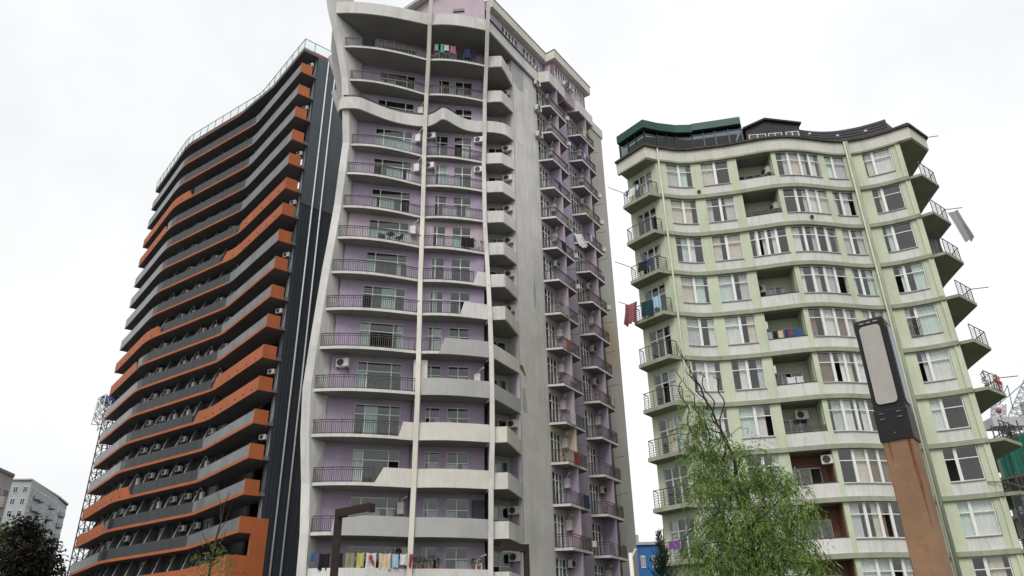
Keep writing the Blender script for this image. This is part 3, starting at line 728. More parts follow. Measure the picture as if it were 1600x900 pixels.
for s0, s1 in ((0, 1.15), (1.17, 2.05), (2.07, 4.5), (4.52, LF)):
    c = fl((s0+s1)/2, .03)
    for q0, q1 in ((zs, 52.4), (52.42, Oz(0))): piece("cladding_panel", SLATE2, OT, (c[0], c[1], (q0+q1)/2), OU, s1-s0, .08, q1-q0)
for s in (1.15, 2.05):
    q = fl(s, .17); MB().tube([(q[0], q[1], 0), (q[0], q[1], Oz(0))], .075, 8).build("drainpipe", PIPE, OT, True)
# interior wall behind the flats, back of the block
m = MB(); bk = offs(wl[:-1], -3); m.strip(bk, offs(bk, -.3), 0, Oz(0)); m.build("core_wall", DWALL, OT)
m = MB(); m.strip(offs(OE, -1.75), offs(OE, -2.0), 0, Oz(19) + .1); m.build("ground_storey_wall", DWALL, OT)
m = MB(); m.strip([fl(LF, 0), (-28, 88), (-45.5, 97), (-47.2, 90.0)], [fl(LF-.3, -.3), (-28, 87.6), (-45.2, 96.6), (-46.9, 90)], 0, Oz(0)); m.build("rear_wall", DWALL, OT)
# orange frame at the foot of the flank
m = MB(); m.prism([(-21.0, 62.75), (-20.0, 63.62), (-20.2, 63.9), (-21.2, 63.0)], 0, Oz(17) + 1.2); m.build("orange_pier", ORANGE, OT)
m = MB(); m.strip([(-23.6, 63.2), (-22.3, 61.75), (-20.9, 62.9)], [(-23.4, 63.5), (-22.3, 62.0), (-21.0, 63.1)], 0, Oz(18) + 1.2); m.build("orange_base", ORANGE, OT)

# ================================================================== GREEN BLOCK
GB = empty("apartment_block", (18, 46, 0), "pale green apartment block with a wavy front and pointed end balconies", "building", "apartment towers")
GREENP = surf("pale_green_paint", (.49, .528, .395), .9, .09, .45, .30, (.24, .25, .15), .2)
GREEND = surf("mossy_green_ledge", (.285, .298, .225), .92, .15, .8, .45, (.12, .12, .075), .25)
SPAN = surf("white_spandrel", (.56, .565, .53), .9, .09, .7, .55, (.25, .22, .21), .2)
BANDW = surf("white_roof_band", (.55, .54, .48), .9, .08, .6, .35, (.22, .21, .18), .2)
MOSS = surf("dark_mossy_edge", (.065, .058, .045), .95, .3, 2, bump=.5)
TILE = surf("dark_roof_sheet", (.028, .028, .034), .6, .2, .6)
GMETAL = surf("green_roof_metal", (.012, .060, .048), .5, .15, .5, spec=.4)
BRTILE = surf("brown_wall_tile", (.22, .11, .075), .6, .1, 2)
GSOFF = surf("shaded_green_soffit", (.20, .21, .155), .9, .15, .6)  # darker copy of the ledge green, underside shade painted in
GPIPE = surf("cream_pipe", (.50, .50, .40), .6, .1, 1, .3)
GFc = smooth([(10.28, 44.33), (10.81, 44.41), (11.75, 44.64), (12.74, 44.66), (13.8, 44.49), (15.24, 44.22), (16.8, 43.8), (18.01, 43.5), (19.39, 43.42), (21.0, 43.7), (22.46, 44.02), (23.6, 44.05), (24.5, 43.84), (25.16, 43.6), (26.08, 43.13), (26.64, 42.76)], 3)
def gy(x):
    for a, b in zip(GFc, GFc[1:]):
        if a[0] <= x <= b[0]: return a[1] + (b[1]-a[1])*(x-a[0])/(b[0]-a[0])
    return GFc[0][1] if x < GFc[0][0] else GFc[-1][1]
def gcv(x0, x1, n=4): return [(x0 + (x1-x0)*i/n, gy(x0 + (x1-x0)*i/n)) for i in range(n+1)]
Gz = lambda j: 1.6 + 5.1 + 2.966*j                 # underside of ledge j
BAYS = [(10.95, 12.75), (13.42, 15.24), (15.8, 18.05), (18.35, 21.4), (21.85, 23.3), (24.5, 26.1)]
GL0, GL1, GL2, GL3 = (10.28, 44.33), (9.5, 43.91), (7.9, 45.68), (8.53, 46.44)
rg = random.Random(23)
GT = [.5, .5, None, None, .40, .38]
loggia_open = {8: 1, 7: 1, 6: 0, 5: 1, 4: 1, 3: 1, 2: 1, 1: 1, 0: 1, -1: 1}
for j in range(-2, 10):
    z = Gz(j)
    out = [GL2, GL1] + GFc
    # ledge / slab edge
    fx = offs(GFc, .16)
    m = MB(); m.strip(fx, offs(GFc, -.3), z, z + (.27 if j < 9 else .14)); m.build("ledge", GREEND, GB)
    m = MB(); m.prism(offs(GFc, -.3) + [(28.3, 48), (30, 58), (13, 60), (8.8, 46.7), (10.1, 44.6)], z + .01, z + .13); m.build("floor_slab", SOFF, GB)
    # corner balcony on the cut corner
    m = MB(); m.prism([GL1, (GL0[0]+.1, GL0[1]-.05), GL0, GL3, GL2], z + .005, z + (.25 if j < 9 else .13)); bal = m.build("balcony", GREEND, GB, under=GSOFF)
    if -2 < j < 9:
        railing(bal, offs([(8.35, 46.1), (8.0, 45.62), (9.5, 44.02), (10.15, 44.33)], -.02), z + .25, 1.0, mat=RAIL, style='h')
    # pointed balcony at the other end
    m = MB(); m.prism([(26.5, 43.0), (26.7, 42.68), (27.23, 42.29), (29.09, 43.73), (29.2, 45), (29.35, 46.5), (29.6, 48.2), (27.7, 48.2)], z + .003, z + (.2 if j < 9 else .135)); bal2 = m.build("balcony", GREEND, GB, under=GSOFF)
    if -2 < j < 9:
        railing(bal2, [(27.3, 42.42), (28.98, 43.74), (29.1, 45.2), (29.25, 46.5), (29.4, 47.8)], z + .2, 1.0, mat=RAILG if j > 2 else RAIL, style='h')
    if j == 9: continue
    zf, zc = z + .27, Gz(j+1)
    if j < -1:
        m = MB(); m.strip(GFc, offs(GFc, -.3), 0, zc); m.build("ground_storey_wall", GREENP, GB); continue
    # pillars between the windows
    xs = [10.29] + [x for b in BAYS for x in b] + [26.64]
    for i in range(0, len(xs), 2):
        cv = gcv(xs[i], xs[i+1], 3); m = MB(); m.strip(cv, offs(cv, -.3), zf, zc); m.build("pillar", GREENP, GB)
    for bi, (x0, x1) in enumerate(BAYS):
        sill = zf + .72
        cv = gcv(x0, x1, 5)
        if bi == 2 and loggia_open.get(j, 1):
            m = MB(); m.strip(offs(cv, .03), offs(cv, -.12), zf, sill + .1); m.build("loggia_parapet", SPAN if j > 1 else CONC2, GB)
            MB().strip(offs(cv, .06), offs(cv, -.15), sill + .1, sill + .14).build("sill", MOSS, GB)
            # recess walls and inner window
            q0, q1 = (x0 + .1, gy(x0) + 1.35), (x1 + .15, gy(x1) + 1.45); wm = BRTILE if j < 2 else GREENP
            Lw = dist(q0, q1); u = unitv(q0, q1); nn = (u[1], -u[0])
            wall(GB, q0, q1, zf, zc, [(.15, Lw-.4, zf + .3, zf + 2.05)], wm, .2)
            wall(GB, q1, (x1, gy(x1) + .3), zf, zc, [], wm, .12); wall(GB, (x0, gy(x0) + .3), q0, zf, zc, [], wm, .12)
            pts = [(q0[0] + u[0]*t - nn[0]*.06, q0[1] + u[1]*t - nn[1]*.06) for t in (.15, .15 + (Lw-.55)*.33, .15 + (Lw-.55)*.66, Lw-.4)]
            window(GB, pts, zf + .31, zf + 2.04, (), rg, .07, .08, GLASS, .5, open_={(rg.randrange(3), 0)} if rg.random() < .4 else ())
            if j in (7, 2): railing(GB, offs(gcv(x0 + .03, x1 - .03, 3), -.05), sill + .14, .32, mat=RAILG if j == 7 else RAIL, style='h')
            continue
        m = MB(); m.strip(offs(cv, -.02), offs(cv, -.28), zf, sill); m.build("spandrel", SPAN, GB)
        MB().strip(offs(cv, .05), offs(cv, -.2), sill, sill + .05).build("sill", CONCD, GB)
        if bi == 2: fr = [0, .2, .45, .72, 1]
        elif bi == 3: fr = [0, .27, .53, .76, 1]
        else: fr = [0, GT[bi], 1]
        pts = [(x0 + (x1-x0)*t, gy(x0 + (x1-x0)*t) + .1) for t in fr]
        op = set()
        for c in range(len(fr)-1):
            if rg.random() < (.035 if bi < 2 else .08): op.add((c, 0))
        if bi == 5 and j == 1: op = {(0, 0)}
        if bi == 4 and j == 8: op = {(0, 0)}
        window(GB, pts, sill + .05, zc - .01, (.66,), rg, .05, .17, GLASS, .85 if bi != 5 else .7, [CURT[0], CURT[0], CURT[1], CURT[1], CURT[2], CURT[4] if bi == 3 else CURT[3]], op)
    # cut-corner wall with balcony door
    a, b = GL3, GL0; Lw = dist(a, b); u = unitv(a, b); nn = (u[1], -u[0])
    wall(GB, a, b, zf, zc, [(.45, Lw-.55, zf + .02, zf + 2.35)], GREENP)
    pts = [(a[0] + u[0]*t - nn[0]*.1, a[1] + u[1]*t - nn[1]*.1) for t in (.45, .45 + (Lw-1)*.34, .45 + (Lw-1)*.67, Lw-.55)]
    window(GB, pts, zf + .03, zf + 2.34, (.7,), rg, .06, .07, GLASS, .5, open_={(rg.randrange(3), 0)} if rg.random() < .6 else ())
    # end wall behind the pointed balconies
    wall(GB, (26.64, 42.76), (28.4, 48.2), zf, zc, [], GREENP, .3, "end_wall")
    if j in (0, -1):
        cvb = [(26.9, 42.62), (27.25, 42.36), (29.0, 43.74), (29.15, 45.4)]
        for a, b in zip(cvb, cvb[1:]):
            nseg = max(1, round(dist(a, b)/.75))
            pts = [lerp(a, b, t/nseg) for t in range(nseg+1)]
            window(GB, pts, zf + (.9 if j == 0 else .05), zc - .02, (.55,), rg, .04, .05, GLASSD, 0, frame=RAILG)
m = MB(); m.strip([(8.53, 46.44), (12.6, 60), (30, 58), (28.4, 48.2)], [(8.9, 46.5), (12.9, 59.7), (29.7, 57.7), (28.1, 48.2)], 0, Gz(9) + 1); m.build("rear_wall", GREENP, GB)
m = MB(); cv = offs(GFc, -3.2)[2:-2]; m.strip(cv, offs(cv, -.25), 0, Gz(9)); m.build("core_wall", ROOM, GB)
MB().strip([(9.9, 47.6), (11.5, 48.4)], [(10.0, 47.9), (11.4, 48.7)], 0, Gz(9)).build("core_wall", ROOM, GB)
# downpipes
for x, mt, d in ((23.62, GREEND, .0), (23.45, GPIPE, .02), (10.42, GPIPE, .0)):
    q = (x, gy(x) - .24 - d); MB().tube([(q[0], q[1], 0), (q[0], q[1], Gz(9) + 1.0)], .11 if mt is GREEND else .06, 8).build("downpipe", mt, GB, True)
# roof band, mossy edge, penthouses, dark roofs
band = [(7.75, 45.95), (9.5, 43.86)] + offs(GFc, .14)[1:] + [(27.27, 42.24), (29.15, 43.68), (29.35, 45.5)]
zb = Gz(9) + .13
m = MB(); m.strip(offs(band, .0), offs(band, -.25), zb - .02, zb + .9); m.build("roof_band", BANDW, GB)
m = MB(); m.strip(offs(band, .16), offs(band, -.9), zb + .9, zb + 1.06); m.build("roof_edge", MOSS, GB)
m = MB(); m.prism([GL3] + [(9.6, 44.3)] + offs(GFc, -.3) + [(28.9, 44), (29.2, 46), (30, 58), (13, 60)], zb + .65, zb + .88); m.build("roof_slab", CONCD, GB)
def penthouse(curve, z0, h, fas, nper):
    ph = []
    for a, b in zip(curve, curve[1:]):
        nseg = max(1, round(dist(a, b)/nper)); pts = [lerp(a, b, t/nseg) for t in range(nseg+1)]
        window(GB, pts, z0, z0 + h, (), rg, .10, .09, GLASSD, 0, frame=BLACK)
    m = MB(); oc = offs(curve, .28); ic = offs(curve, -.5)
    m.loft([[(o[0], o[1], z0 + h - .05), (i[0], i[1], z0 + h - .05), (i[0], i[1], z0 + h + fas), (o[0], o[1], z0 + h + fas)] for o, i in zip(oc, ic)]); m.build("green_fascia", GMETAL, GB)
z0 = zb + 1.06
c_a = [(8.15, 46.0), (9.65, 44.2), (10.6, 44.55), (12.0, 44.85), (13.2, 44.85)]; c_b = [(13.22, 44.86), (14.8, 44.55), (16.6, 44.15)]
penthouse(c_a, z0, 1.6, .62, .8); penthouse(c_b, z0, 1.75, .55, .8)
m = MB(); m.prism([(8.8, 46.3), (9.8, 45), (13.3, 45.5), (16.5, 44.9), (17, 50), (11, 52)], z0 + 1.4, z0 + 1.55); m.build("penthouse_roof", GMETAL, GB)
m = MB(); m.strip([(13.2, 46.2), (16.6, 45.6)], [(13.2, 46.5), (16.6, 45.9)], z0 - .3, z0 + 1.5); m.build("penthouse_wall", TILE, GB)
# dark gabled dormer
dz = z0 + .05
m = MB(); m.loft([[(16.9, yy, dz), (20.6, yy - .35, dz), (20.6, yy - .35, dz + 1.35), (18.3, yy - .15, dz + 1.95), (16.9, yy, dz + 1.3)] for yy in (44.2, 49)]); m.build("dormer", TILE, GB)
m = MB(); m.loft([[(16.7, yy, dz + 1.25), (18.3, yy - .15, dz + 1.95), (20.75, yy - .35, dz + 1.38), (20.75, yy - .35, dz + 1.5), (18.3, yy - .15, dz + 2.1), (16.7, yy, dz + 1.4)] for yy in (44.0, 49)]); m.build("dormer_roof", TILE, GB)
for x0, x1 in ((17.05, 18.2), (18.4, 19.3), (19.6, 20.45)):
    pts = [(x0, 44.15 - (x0-16.9)*.095), ((x0+x1)/2, 44.15 - ((x0+x1)/2-16.9)*.095), (x1, 44.15 - (x1-16.9)*.095)]
    window(GB, pts, dz + .12, dz + .78, (), rg, .05, .06, GLASSR, .2)
# long dark roof with lapped sheets
rl = offs(GFc, -.1); rl = [p_ for p_ in rl if 20.2 < p_[0] < 26.4]
for s in range(5):
    lo_ = offs(rl, -.24*s); hi_ = offs(rl, -.24*(s+1) - .04); m = MB()
    m.loft([[(a[0], a[1], z0 + .4*s + .02), (b[0], b[1], z0 + .4*(s+1)), (b[0], b[1] + .08, z0 + .4*(s+1) - .06), (a[0], a[1] + .08, z0 + .4*s - .06)] for a, b in zip(lo_, hi_)]); m.build("roof_sheet", TILE, GB)
for x in (21.3, 23.4, 25.2):
    q = (x, gy(x) + .22, z0 + .62); me = MB(); me.loft([[(q[0] + r*math.cos(t*math.pi/4), q[1] + r*math.sin(t*math.pi/4), q[2] + h) for t in range(8)] for h, r in ((0, .05), (.05, .11), (.13, .11), (.18, .05))]); me.build("vent_cap", WHITEF, GB)
m = MB(); rr_ = rl[-1]; m.loft([[(rr_[0], rr_[1], z0), (rr_[0] + .6, rr_[1] + 1.2, z0 + 2.0), (rr_[0] - .3, rr_[1] + 1.6, z0 + 2.0), (rr_[0] - .3, rr_[1] + .4, z0)], [(rr_[0] + .9, rr_[1] + .2, z0), (rr_[0] + 1.3, rr_[1] + 1.3, z0 + 1.2), (rr_[0] + 1.0, rr_[1] + 1.7, z0 + 1.2), (rr_[0] + .9, rr_[1] + .6, z0)]]); m.build("roof_hip", TILE, GB)
railing(GB, [(26.4, 43.7), (27.6, 42.75), (28.6, 43.5)], zb + 1.06, .55, mat=RAILG, style='h')

# ================================================================== BACKGROUND BUILDINGS AND CRANES
PGREY = surf("pale_blue_grey_render", (.34, .375, .375), .9, .08, .25, .25)
PWHITE = surf("off_white_render", (.62, .62, .59), .9, .08, .25, .25)
PRED = surf("dull_red_render", (.30, .22, .19), .9, .1, .3)
BLUE = surf("bright_blue_panel", (.03, .13, .34), .6, .1, .3)
GWIN = surf("dark_window_glass", (.05, .06, .065), .25, .2, .5, spec=.3)
def facade(parent, a, b, ztop, floors, fh, cols, mat, wmat=GWIN, wfrac=.45, balc=(), skip=0):
    """facade a>b of a distant block: wall, a window and frame per bay and floor, curved balconies on some bays"""
    wall(parent, a, b, 0, ztop, [], mat, .4)
    u = unitv(a, b); n = (u[1], -u[0]); L = dist(a, b); bw = L/cols
    for f in range(floors):
        z = ztop - 1.0 - (f+1)*fh
        if z < 3: break
        for c in range(cols):
            s = bw*(c+.5); q = (a[0] + u[0]*s + n[0]*.03, a[1] + u[1]*s + n[1]*.03)
            o = piece("window", WHITEF, parent, (q[0], q[1], z + fh*.55), u, bw*wfrac, .12, fh*.56)
            for e in (-1, 1): 
                pn = bpy.data.objects.new("pane", unit(wmat)); COL.link(pn); pn.parent = o; pn.matrix_local = Matrix(((.40, 0, 0, e*.24), (0, 1.0, 0, -.1), (0, 0, .86, 0), (0, 0, 0, 1)))
            if c in balc:
                w2 = bw*.5; cv = [(q[0] + u[0]*t*w2 + n[0]*1.25*math.sqrt(max(0, 1-t*t*.92)), q[1] + u[1]*t*w2 + n[1]*1.25*math.sqrt(max(0, 1-t*t*.92))) for t in (-1, -.75, -.4, 0, .4, .75, 1)]
                m = MB(); m.prism(cv + [(q[0] + u[0]*w2, q[1] + u[1]*w2), (q[0] - u[0]*w2, q[1] - u[1]*w2)], z, z + .2); bo = m.build("balcony", mat, parent)
                m = MB(); m.strip(cv, offs(cv, -.15), z + .2, z + 1.15); m.build("parapet", mat, bo)
zq = 47.0
k0, k1, k2, k3 = (atz(x, y, zq) for x, y in ((16, 751.5), (51, 750.5), (92, 777.5), (105, 789)))
PB = empty("distant_block", (k1.x, k1.y, 0), "pale blue-grey apartment block with rounded balconies, beyond the black leafed tree", "building", "distant apartment blocks")
facade(PB, (k0.x - 6, k0.y - 1), (k1.x, k1.y), zq, 14, 2.9, 5, PGREY)
facade(PB, (k1.x, k1.y), (k2.x, k2.y), zq, 14, 2.9, 7, PGREY, balc=(1, 2, 5), wfrac=.6)
facade(PB, (k2.x, k2.y), (k3.x, k3.y), zq - .4, 14, 2.9, 3, PGREY, balc=(1,), wfrac=.55)
m = MB(); m.prism([(k0.x - 6.2, k0.y - 1.2), (k1.x, k1.y - .5), (k2.x + .3, k2.y - .2), (k3.x + .4, k3.y), (k3.x - 10, k3.y + 12), (k0.x - 6, k0.y + 18)], zq, zq + .35); m.build("roof", CONCD, PB)
m = MB(); m.strip([(k3.x, k3.y), (k3.x - 10, k3.y + 11), (k0.x - 6, k0.y + 17)], [(k3.x - .4, k3.y), (k3.x - 10.2, k3.y + 10.5), (k0.x - 5.6, k0.y + 16.5)], 0, zq); m.build("rear_wall", PRED, PB)
zq2 = 22.5
k0, k1 = atz(-30, 722, zq2), atz(21, 746, zq2)
PW = empty("distant_block", (k1.x, k1.y, 0), "off-white apartment block with glazed bays cut off by the picture edge", "building", "distant apartment blocks")
facade(PW, (k0.x, k0.y), (k1.x, k1.y), zq2, 7, 2.9, 4, PWHITE, balc=(0, 2), wfrac=.62)
m = MB(); m.strip([(k1.x, k1.y), (k1.x - 8, k1.y + 10), (k0.x - 8, k0.y + 10)], [(k1.x - .4, k1.y), (k1.x - 8.2, k1.y + 9.6), (k0.x - 7.8, k0.y + 9.6)], 0, zq2); m.build("rear_wall", PWHITE, PW)
m = MB(); m.prism([(k0.x, k0.y - .3), (k1.x + .3, k1.y - .3), (k1.x - 8, k1.y + 10), (k0.x - 8, k0.y + 10)], zq2, zq2 + .3); m.build("roof", CONCD, PW)
# blue building
a, b = at(1006, 852, 120), at(1052, 856, 120)
BB = empty("blue_building", (a.x, a.y, 0), "bright blue building with small pale windows between the lilac tower and the juniper", "building")
facade(BB, (a.x - 6, a.y), (b.x + 6, b.y), a.z, 5, 3.0, 10, BLUE, ROOM, .4)
m = MB(); m.prism([(a.x - 6.2, a.y - .3), (b.x + 6.2, b.y - .3), (b.x + 6, b.y + 14), (a.x - 6, a.y + 14)], a.z, a.z + .4); m.build("roof", CONCD, BB)
m = MB(); m.strip([(b.x + 6, b.y), (b.x + 6, b.y + 13.5), (a.x - 6, a.y + 13.5), (a.x - 6, a.y)], [(b.x + 5.6, b.y), (b.x + 5.6, b.y + 13.1), (a.x - 5.6, a.y + 13.1), (a.x - 5.6, a.y)], 0, a.z); m.build("rear_wall", BLUE, BB)
m = MB(); m.prism([(a.x - 2.5, a.y + .5), (a.x - .6, a.y + .5), (a.x - .6, a.y + 3), (a.x - 2.5, a.y + 3)], a.z, a.z + 1.6); m.build("roof_hut", CONCD, BB)
# building under construction behind the green block
RAW = surf("raw_concrete", (.24, .23, .215), .95, .15, .4, .3)
NET = surf("green_safety_net", (.03, .16, .12), .8, .15, 1.5)
RUST = surf("rusty_scaffold", (.13, .095, .075), .8, .2, 2)
c0 = at(1540, 690, 78); c1_ = at(1690, 690, 78)
CB = empty("building_under_construction", (c0.x, c0.y, 0), "raw concrete frame under construction behind the pointed green balconies", "building")
cx0, cx1, cy = c0.x, c1_.x, c0.y - 1; nfl = int(c0.z//3.2)
for f in range(1, nfl+1):
    z = c0.z - 3.2*(nfl - f)
    m = MB(); m.prism([(cx0, cy), (cx1, cy - 6), (cx1 + 2, cy + 12), (cx0 + 3, cy + 14)], z - .3, z); m.build("floor_slab", RAW, CB)
    for i in range(6):
        q = lerp((cx0 + .6, cy + .7), (cx1 - .5, cy - 5.2), i/5); MB().tube([(q[0], q[1], z - 3.2), (q[0], q[1], z - .3)], .3, 8).build("column", RAW, CB)
    b = MB()
    for i in range(14):
        q = lerp((cx0 - .3, cy - .9), (cx1, cy - 7), i/13); b.bar((q[0], q[1], z - 3.2), (q[0], q[1], z + .9), .08)
        if i < 13:
            q2 = lerp((cx0 - .3, cy - .9), (cx1, cy - 7), (i+1)/13)
            for dz_ in (.1, .6, 1.1): b.bar((q[0], q[1], z - 3.2 + dz_), (q2[0], q2[1], z - 3.2 + dz_), .07)
            b.bar((q[0], q[1], z - 3.2), (q2[0], q2[1], z - .2), .05)
    b.build("scaffold", RUST, CB)
q0 = at(1572, 745, 74); q1 = at(1640, 735, 72); qt = at(1592, 695, 74).z
m = MB(); nn = 24; fr_ = [lerp((q0.x, q0.y), (q1.x, q1.y), i/nn) for i in range(nn+1)]; fr_ = [(x + .12*math.sin(i*1.7), y + .18*math.cos(i*1.3)) for i, (x, y) in enumerate(fr_)]
m.strip(fr_, offs(fr_, -.1), q0.z, qt + .5); m.build("safety_net", NET, CB)

CRW = surf("crane_grey_paint", (.42, .43, .44), .6, .1, 1); CRD = surf("crane_dark_steel", (.07, .07, .075), .6, .2, 1); CRB = surf("crane_blue_paint", (.03, .035, .16), .6, .1, 1)
def lattice(p, q, wd, n, mat, name, parent, t=.09, taper=1.0):
    p, q = Vector(p), Vector(q); d = (q-p).normalized(); s = d.cross(Vector((0, 1, 0.13))); s.normalize(); r = d.cross(s); b = MB()
    cor = lambda f: [p.lerp(q, f) + (s*a_ + r*c_)*wd*.5*(1 + (taper-1)*f) for a_, c_ in ((-1, -1), (1, -1), (1, 1), (-1, 1))]
    for i in range(n):
        A, B = cor(i/n), cor((i+1)/n)
        for k in range(4):
            k2 = (k+1) % 4
            b.bar(A[k], B[k], t); b.bar(A[k], A[k2], t*.6); b.bar(A[k] if i % 2 else A[k2], B[k2] if i % 2 else B[k], t*.6)
    return b.build(name, mat, parent)
tp = at(178, 632, 112)
CL = empty("tower_crane", (tp.x, tp.y, 0), "dark lattice tower crane with blue slewing head behind the orange tower", "crane", "tower cranes")
lattice((tp.x, tp.y, 0), (tp.x, tp.y, tp.z), 1.35, 30, CRD, "mast", CL, .11)
MB().obox((tp.x + .1, tp.y, tp.z + .5), (1, 0), 3.2, 1.6, .9).build("slewing_head", CRB, CL)
MB().obox((tp.x + .9, tp.y - 1.2, tp.z + 1.2), (1, 0), 1.1, 1.0, 1.3).build("cab", CRB, CL)
j1 = at(154, 664, 106); lattice((tp.x - .8, tp.y - 1, tp.z + .4), j1, 1.1, 5, CRW, "jib", CL, .13)
tp = at(1578, 668, 118)
CR = empty("tower_crane", (tp.x, tp.y, 0), "pale grey luffing tower crane rising beyond the pointed green balconies", "crane", "tower cranes")
lattice((tp.x, tp.y, 0), (tp.x, tp.y, tp.z), 2.0, 24, CRW, "mast", CR, .13)
MB().obox((tp.x, tp.y, tp.z + .5), (1, 0), 5.5, 2.4, 1.2).build("slewing_head", CRW, CR)
lattice((tp.x - 1.2, tp.y, tp.z + 1), at(1560, 632, 118), 1.2, 5, CRW, "a_frame", CR, .11)
lattice((tp.x + 1.2, tp.y, tp.z + 1), at(1624, 560, 118), 1.5, 12, CRW, "jib", CR, .11, .6)
b = MB(); b.bar(at(1560, 632, 118), at(1600, 598, 118), .08); b.bar(at(1561, 632, 118), at(1574, 602, 118), .08); b.bar(at(1574, 602, 118), at(1583, 640, 118), .1); b.build("stay_cable", CRD, CR)
MB().obox((tp.x + 2.4, tp.y - 1.5, tp.z + 2), (1, 0), 1.5, 1.4, 1.9).build("cab", CRW, CR)

# ================================================================== STREET FURNITURE
POST = surf("brown_painted_post", (.21, .122, .070), .75, .18, 2.5, .75, (.14, .055, .025), .15, spec=.3)
PANEL = surf("frosted_lamp_panel", (.33, .31, .285), .35, .05, 2, spec=.5)
LAMPB = surf("lamp_black_metal", (.010, .010, .011), .55, .2, 3, spec=.25)
_l = at(1361, 504, 6.2); BARE = surf('dull_seam', (.12, .06, .035), .8, .2, 3); lx, ly = _l.x, _l.y; la = math.radians(-38); lu = (math.cos(la), math.sin(la)); ln = (lu[1], -lu[0])
LP = empty("lantern_post", (lx, ly, .12), "square brown lantern post with black lamp head and frosted panel", "street lamp")
zt_, zh = 3.99, 3.07
m = MB()
hw, hd = .102, .102
def rect(w_, d_, z_): return [(lx + lu[0]*a_*w_ + ln[0]*b_*d_, ly + lu[1]*a_*w_ + ln[1]*b_*d_, z_) for a_, b_ in ((-1, .93), (-.93, 1), (.93, 1), (1, .93), (1, -.93), (.93, -1), (-.93, -1), (-1, -.93))]
m.loft([rect(hw, hd, .12), rect(hw, hd, zh - .02)]); post = m.build("post", POST, LP)
for zz in (1.35,): MB().loft([rect(hw + .003, hd + .003, zz), rect(hw + .003, hd + .003, zz + .006)]).build("weld_seam", BARE, post)
m = MB(); m.loft([rect(hw + .012, hd + .012, zh - .03), rect(hw + .012, hd + .012, zh + .19), rect(hw + .006, hd + .006, zh + .2), rect(hw + .006, hd + .006, zt_ - .02), rect(hw, hd, zt_)]); head = m.build("lamp_head", LAMPB, LP)
def onface(s, d, z_, w_, h_, mat, name, parent, r=.03, th=.012, face=0):
    """rounded plate on the front (0) or right-hand (1) face"""
    u_, n_ = (lu, ln) if face == 0 else ((-ln[0], -ln[1]), lu)
    c = (lx + n_[0]*d + u_[0]*s, ly + n_[1]*d + u_[1]*s, z_); pts = []
    for ax, az, t0 in ((1, 1, 0), (-1, 1, 90), (-1, -1, 180), (1, -1, 270)):
        for t in (0, 30, 60, 90):
            a_ = math.radians(t0 + t); pts.append((ax*(w_/2 - r) + r*math.cos(a_), az*(h_/2 - r) + r*math.sin(a_)))
    m = MB(); m.loft([[(c[0] + u_[0]*x + n_[0]*e, c[1] + u_[1]*x + n_[1]*e, c[2] + y) for x, y in pts] for e in (0, th)]); return m.build(name, mat, parent)
fz = (zh + .24 + zt_ - .06)/2
onface(0, hd + .007, fz, .150, zt_ - zh - .30, PANEL, "frosted_panel", head)
onface(0, hw + .007, fz, .150, zt_ - zh - .30, GLASSD, "side_panel", head, face=1)
for i in (-1, 0, 1): onface(i*.05, hd + .008, zt_ - .032, .035, .008, PANEL, "vent_slot", head, .003, .004)
for i in (-1, 1):
    for dz_ in (.17, .13): onface(i*.06, hd + .014, zh + dz_, .035, .010, RAILG, "vent_slot", head, .004, .004)
onface(.0, hd + .014, zh + .02, .012, .012, RAILG, "screw", head, .005, .005)
RUSTM = surf("rust_run", (.16, .07, .032), .85, .25, 9)
for s_, l_, w_ in ((.082, .62, .012), (.072, .30, .010), (-.06, .16, .008)):
    q_ = [(s_ - w_, 0), (s_ + w_, 0), (s_ + w_*.8, -l_*.5), (s_ + w_*.2, -l_), (s_ - w_*.3, -l_*.8), (s_ - w_*.9, -l_*.35)]
    m = MB(); m.loft([[(lx + ln[0]*(hd + e) + lu[0]*x, ly + ln[1]*(hd + e) + lu[1]*x, zh - .03 + y) for x, y in q_] for e in (-.002, .0015)]); m.build("rust_run", RUSTM, LP)
BROWN = surf("dark_brown_metal", (.022, .014, .012), .7, .15, 2, spec=.2)
def armlamp(x, y, D, adir, alen, label):
    t = at(x, y, D); o = empty("street_lamp", (t.x, t.y, .12), label, "street lamp", "brown arm lamps")
    w_ = .043
    m = MB(); m.prism([(t.x - w_, t.y - w_), (t.x + w_, t.y - w_), (t.x + w_, t.y + w_), (t.x - w_, t.y + w_)], .12, t.z); m.build("post", BROWN, o)
    e = (t.x + adir[0]*alen, t.y + adir[1]*alen, t.z - .055)
    m = MB(); m.bar((t.x + adir[0]*w_, t.y + adir[1]*w_, t.z - .055), e, .11, .10); m.build("arm", BROWN, o)
    m = MB(); m.bar((t.x + adir[0]*alen*.35, t.y + adir[1]*alen*.35, t.z - .112), (t.x + adir[0]*alen*.95, t.y + adir[1]*alen*.95, t.z - .112), .08, .012); m.build("lamp_strip", PANEL, o)
armlamp(530, 796, 10.5, (.80, -.6), .62, "dark brown square lamp post with short arm before the lilac tower's laundry balcony")
armlamp(822, 851, 11.5, (-.85, -.53), .40, "dark brown arm lamp before the lilac tower's grey flank")
t = at(985, 864, 22); WP = empty("sensor_pole", (t.x, t.y, .06), "thin white pole with slanted bracket before the lilac tower's dark gable", "pole")
MB().tube([(t.x, t.y, .06), (t.x, t.y, t.z)], .055, 8).build("pole", ACW, WP, True); MB().bar((t.x + .05, t.y, t.z - .1), (t.x + .14, t.y - .1, t.z + .08), .06).build("bracket", ACW, WP)

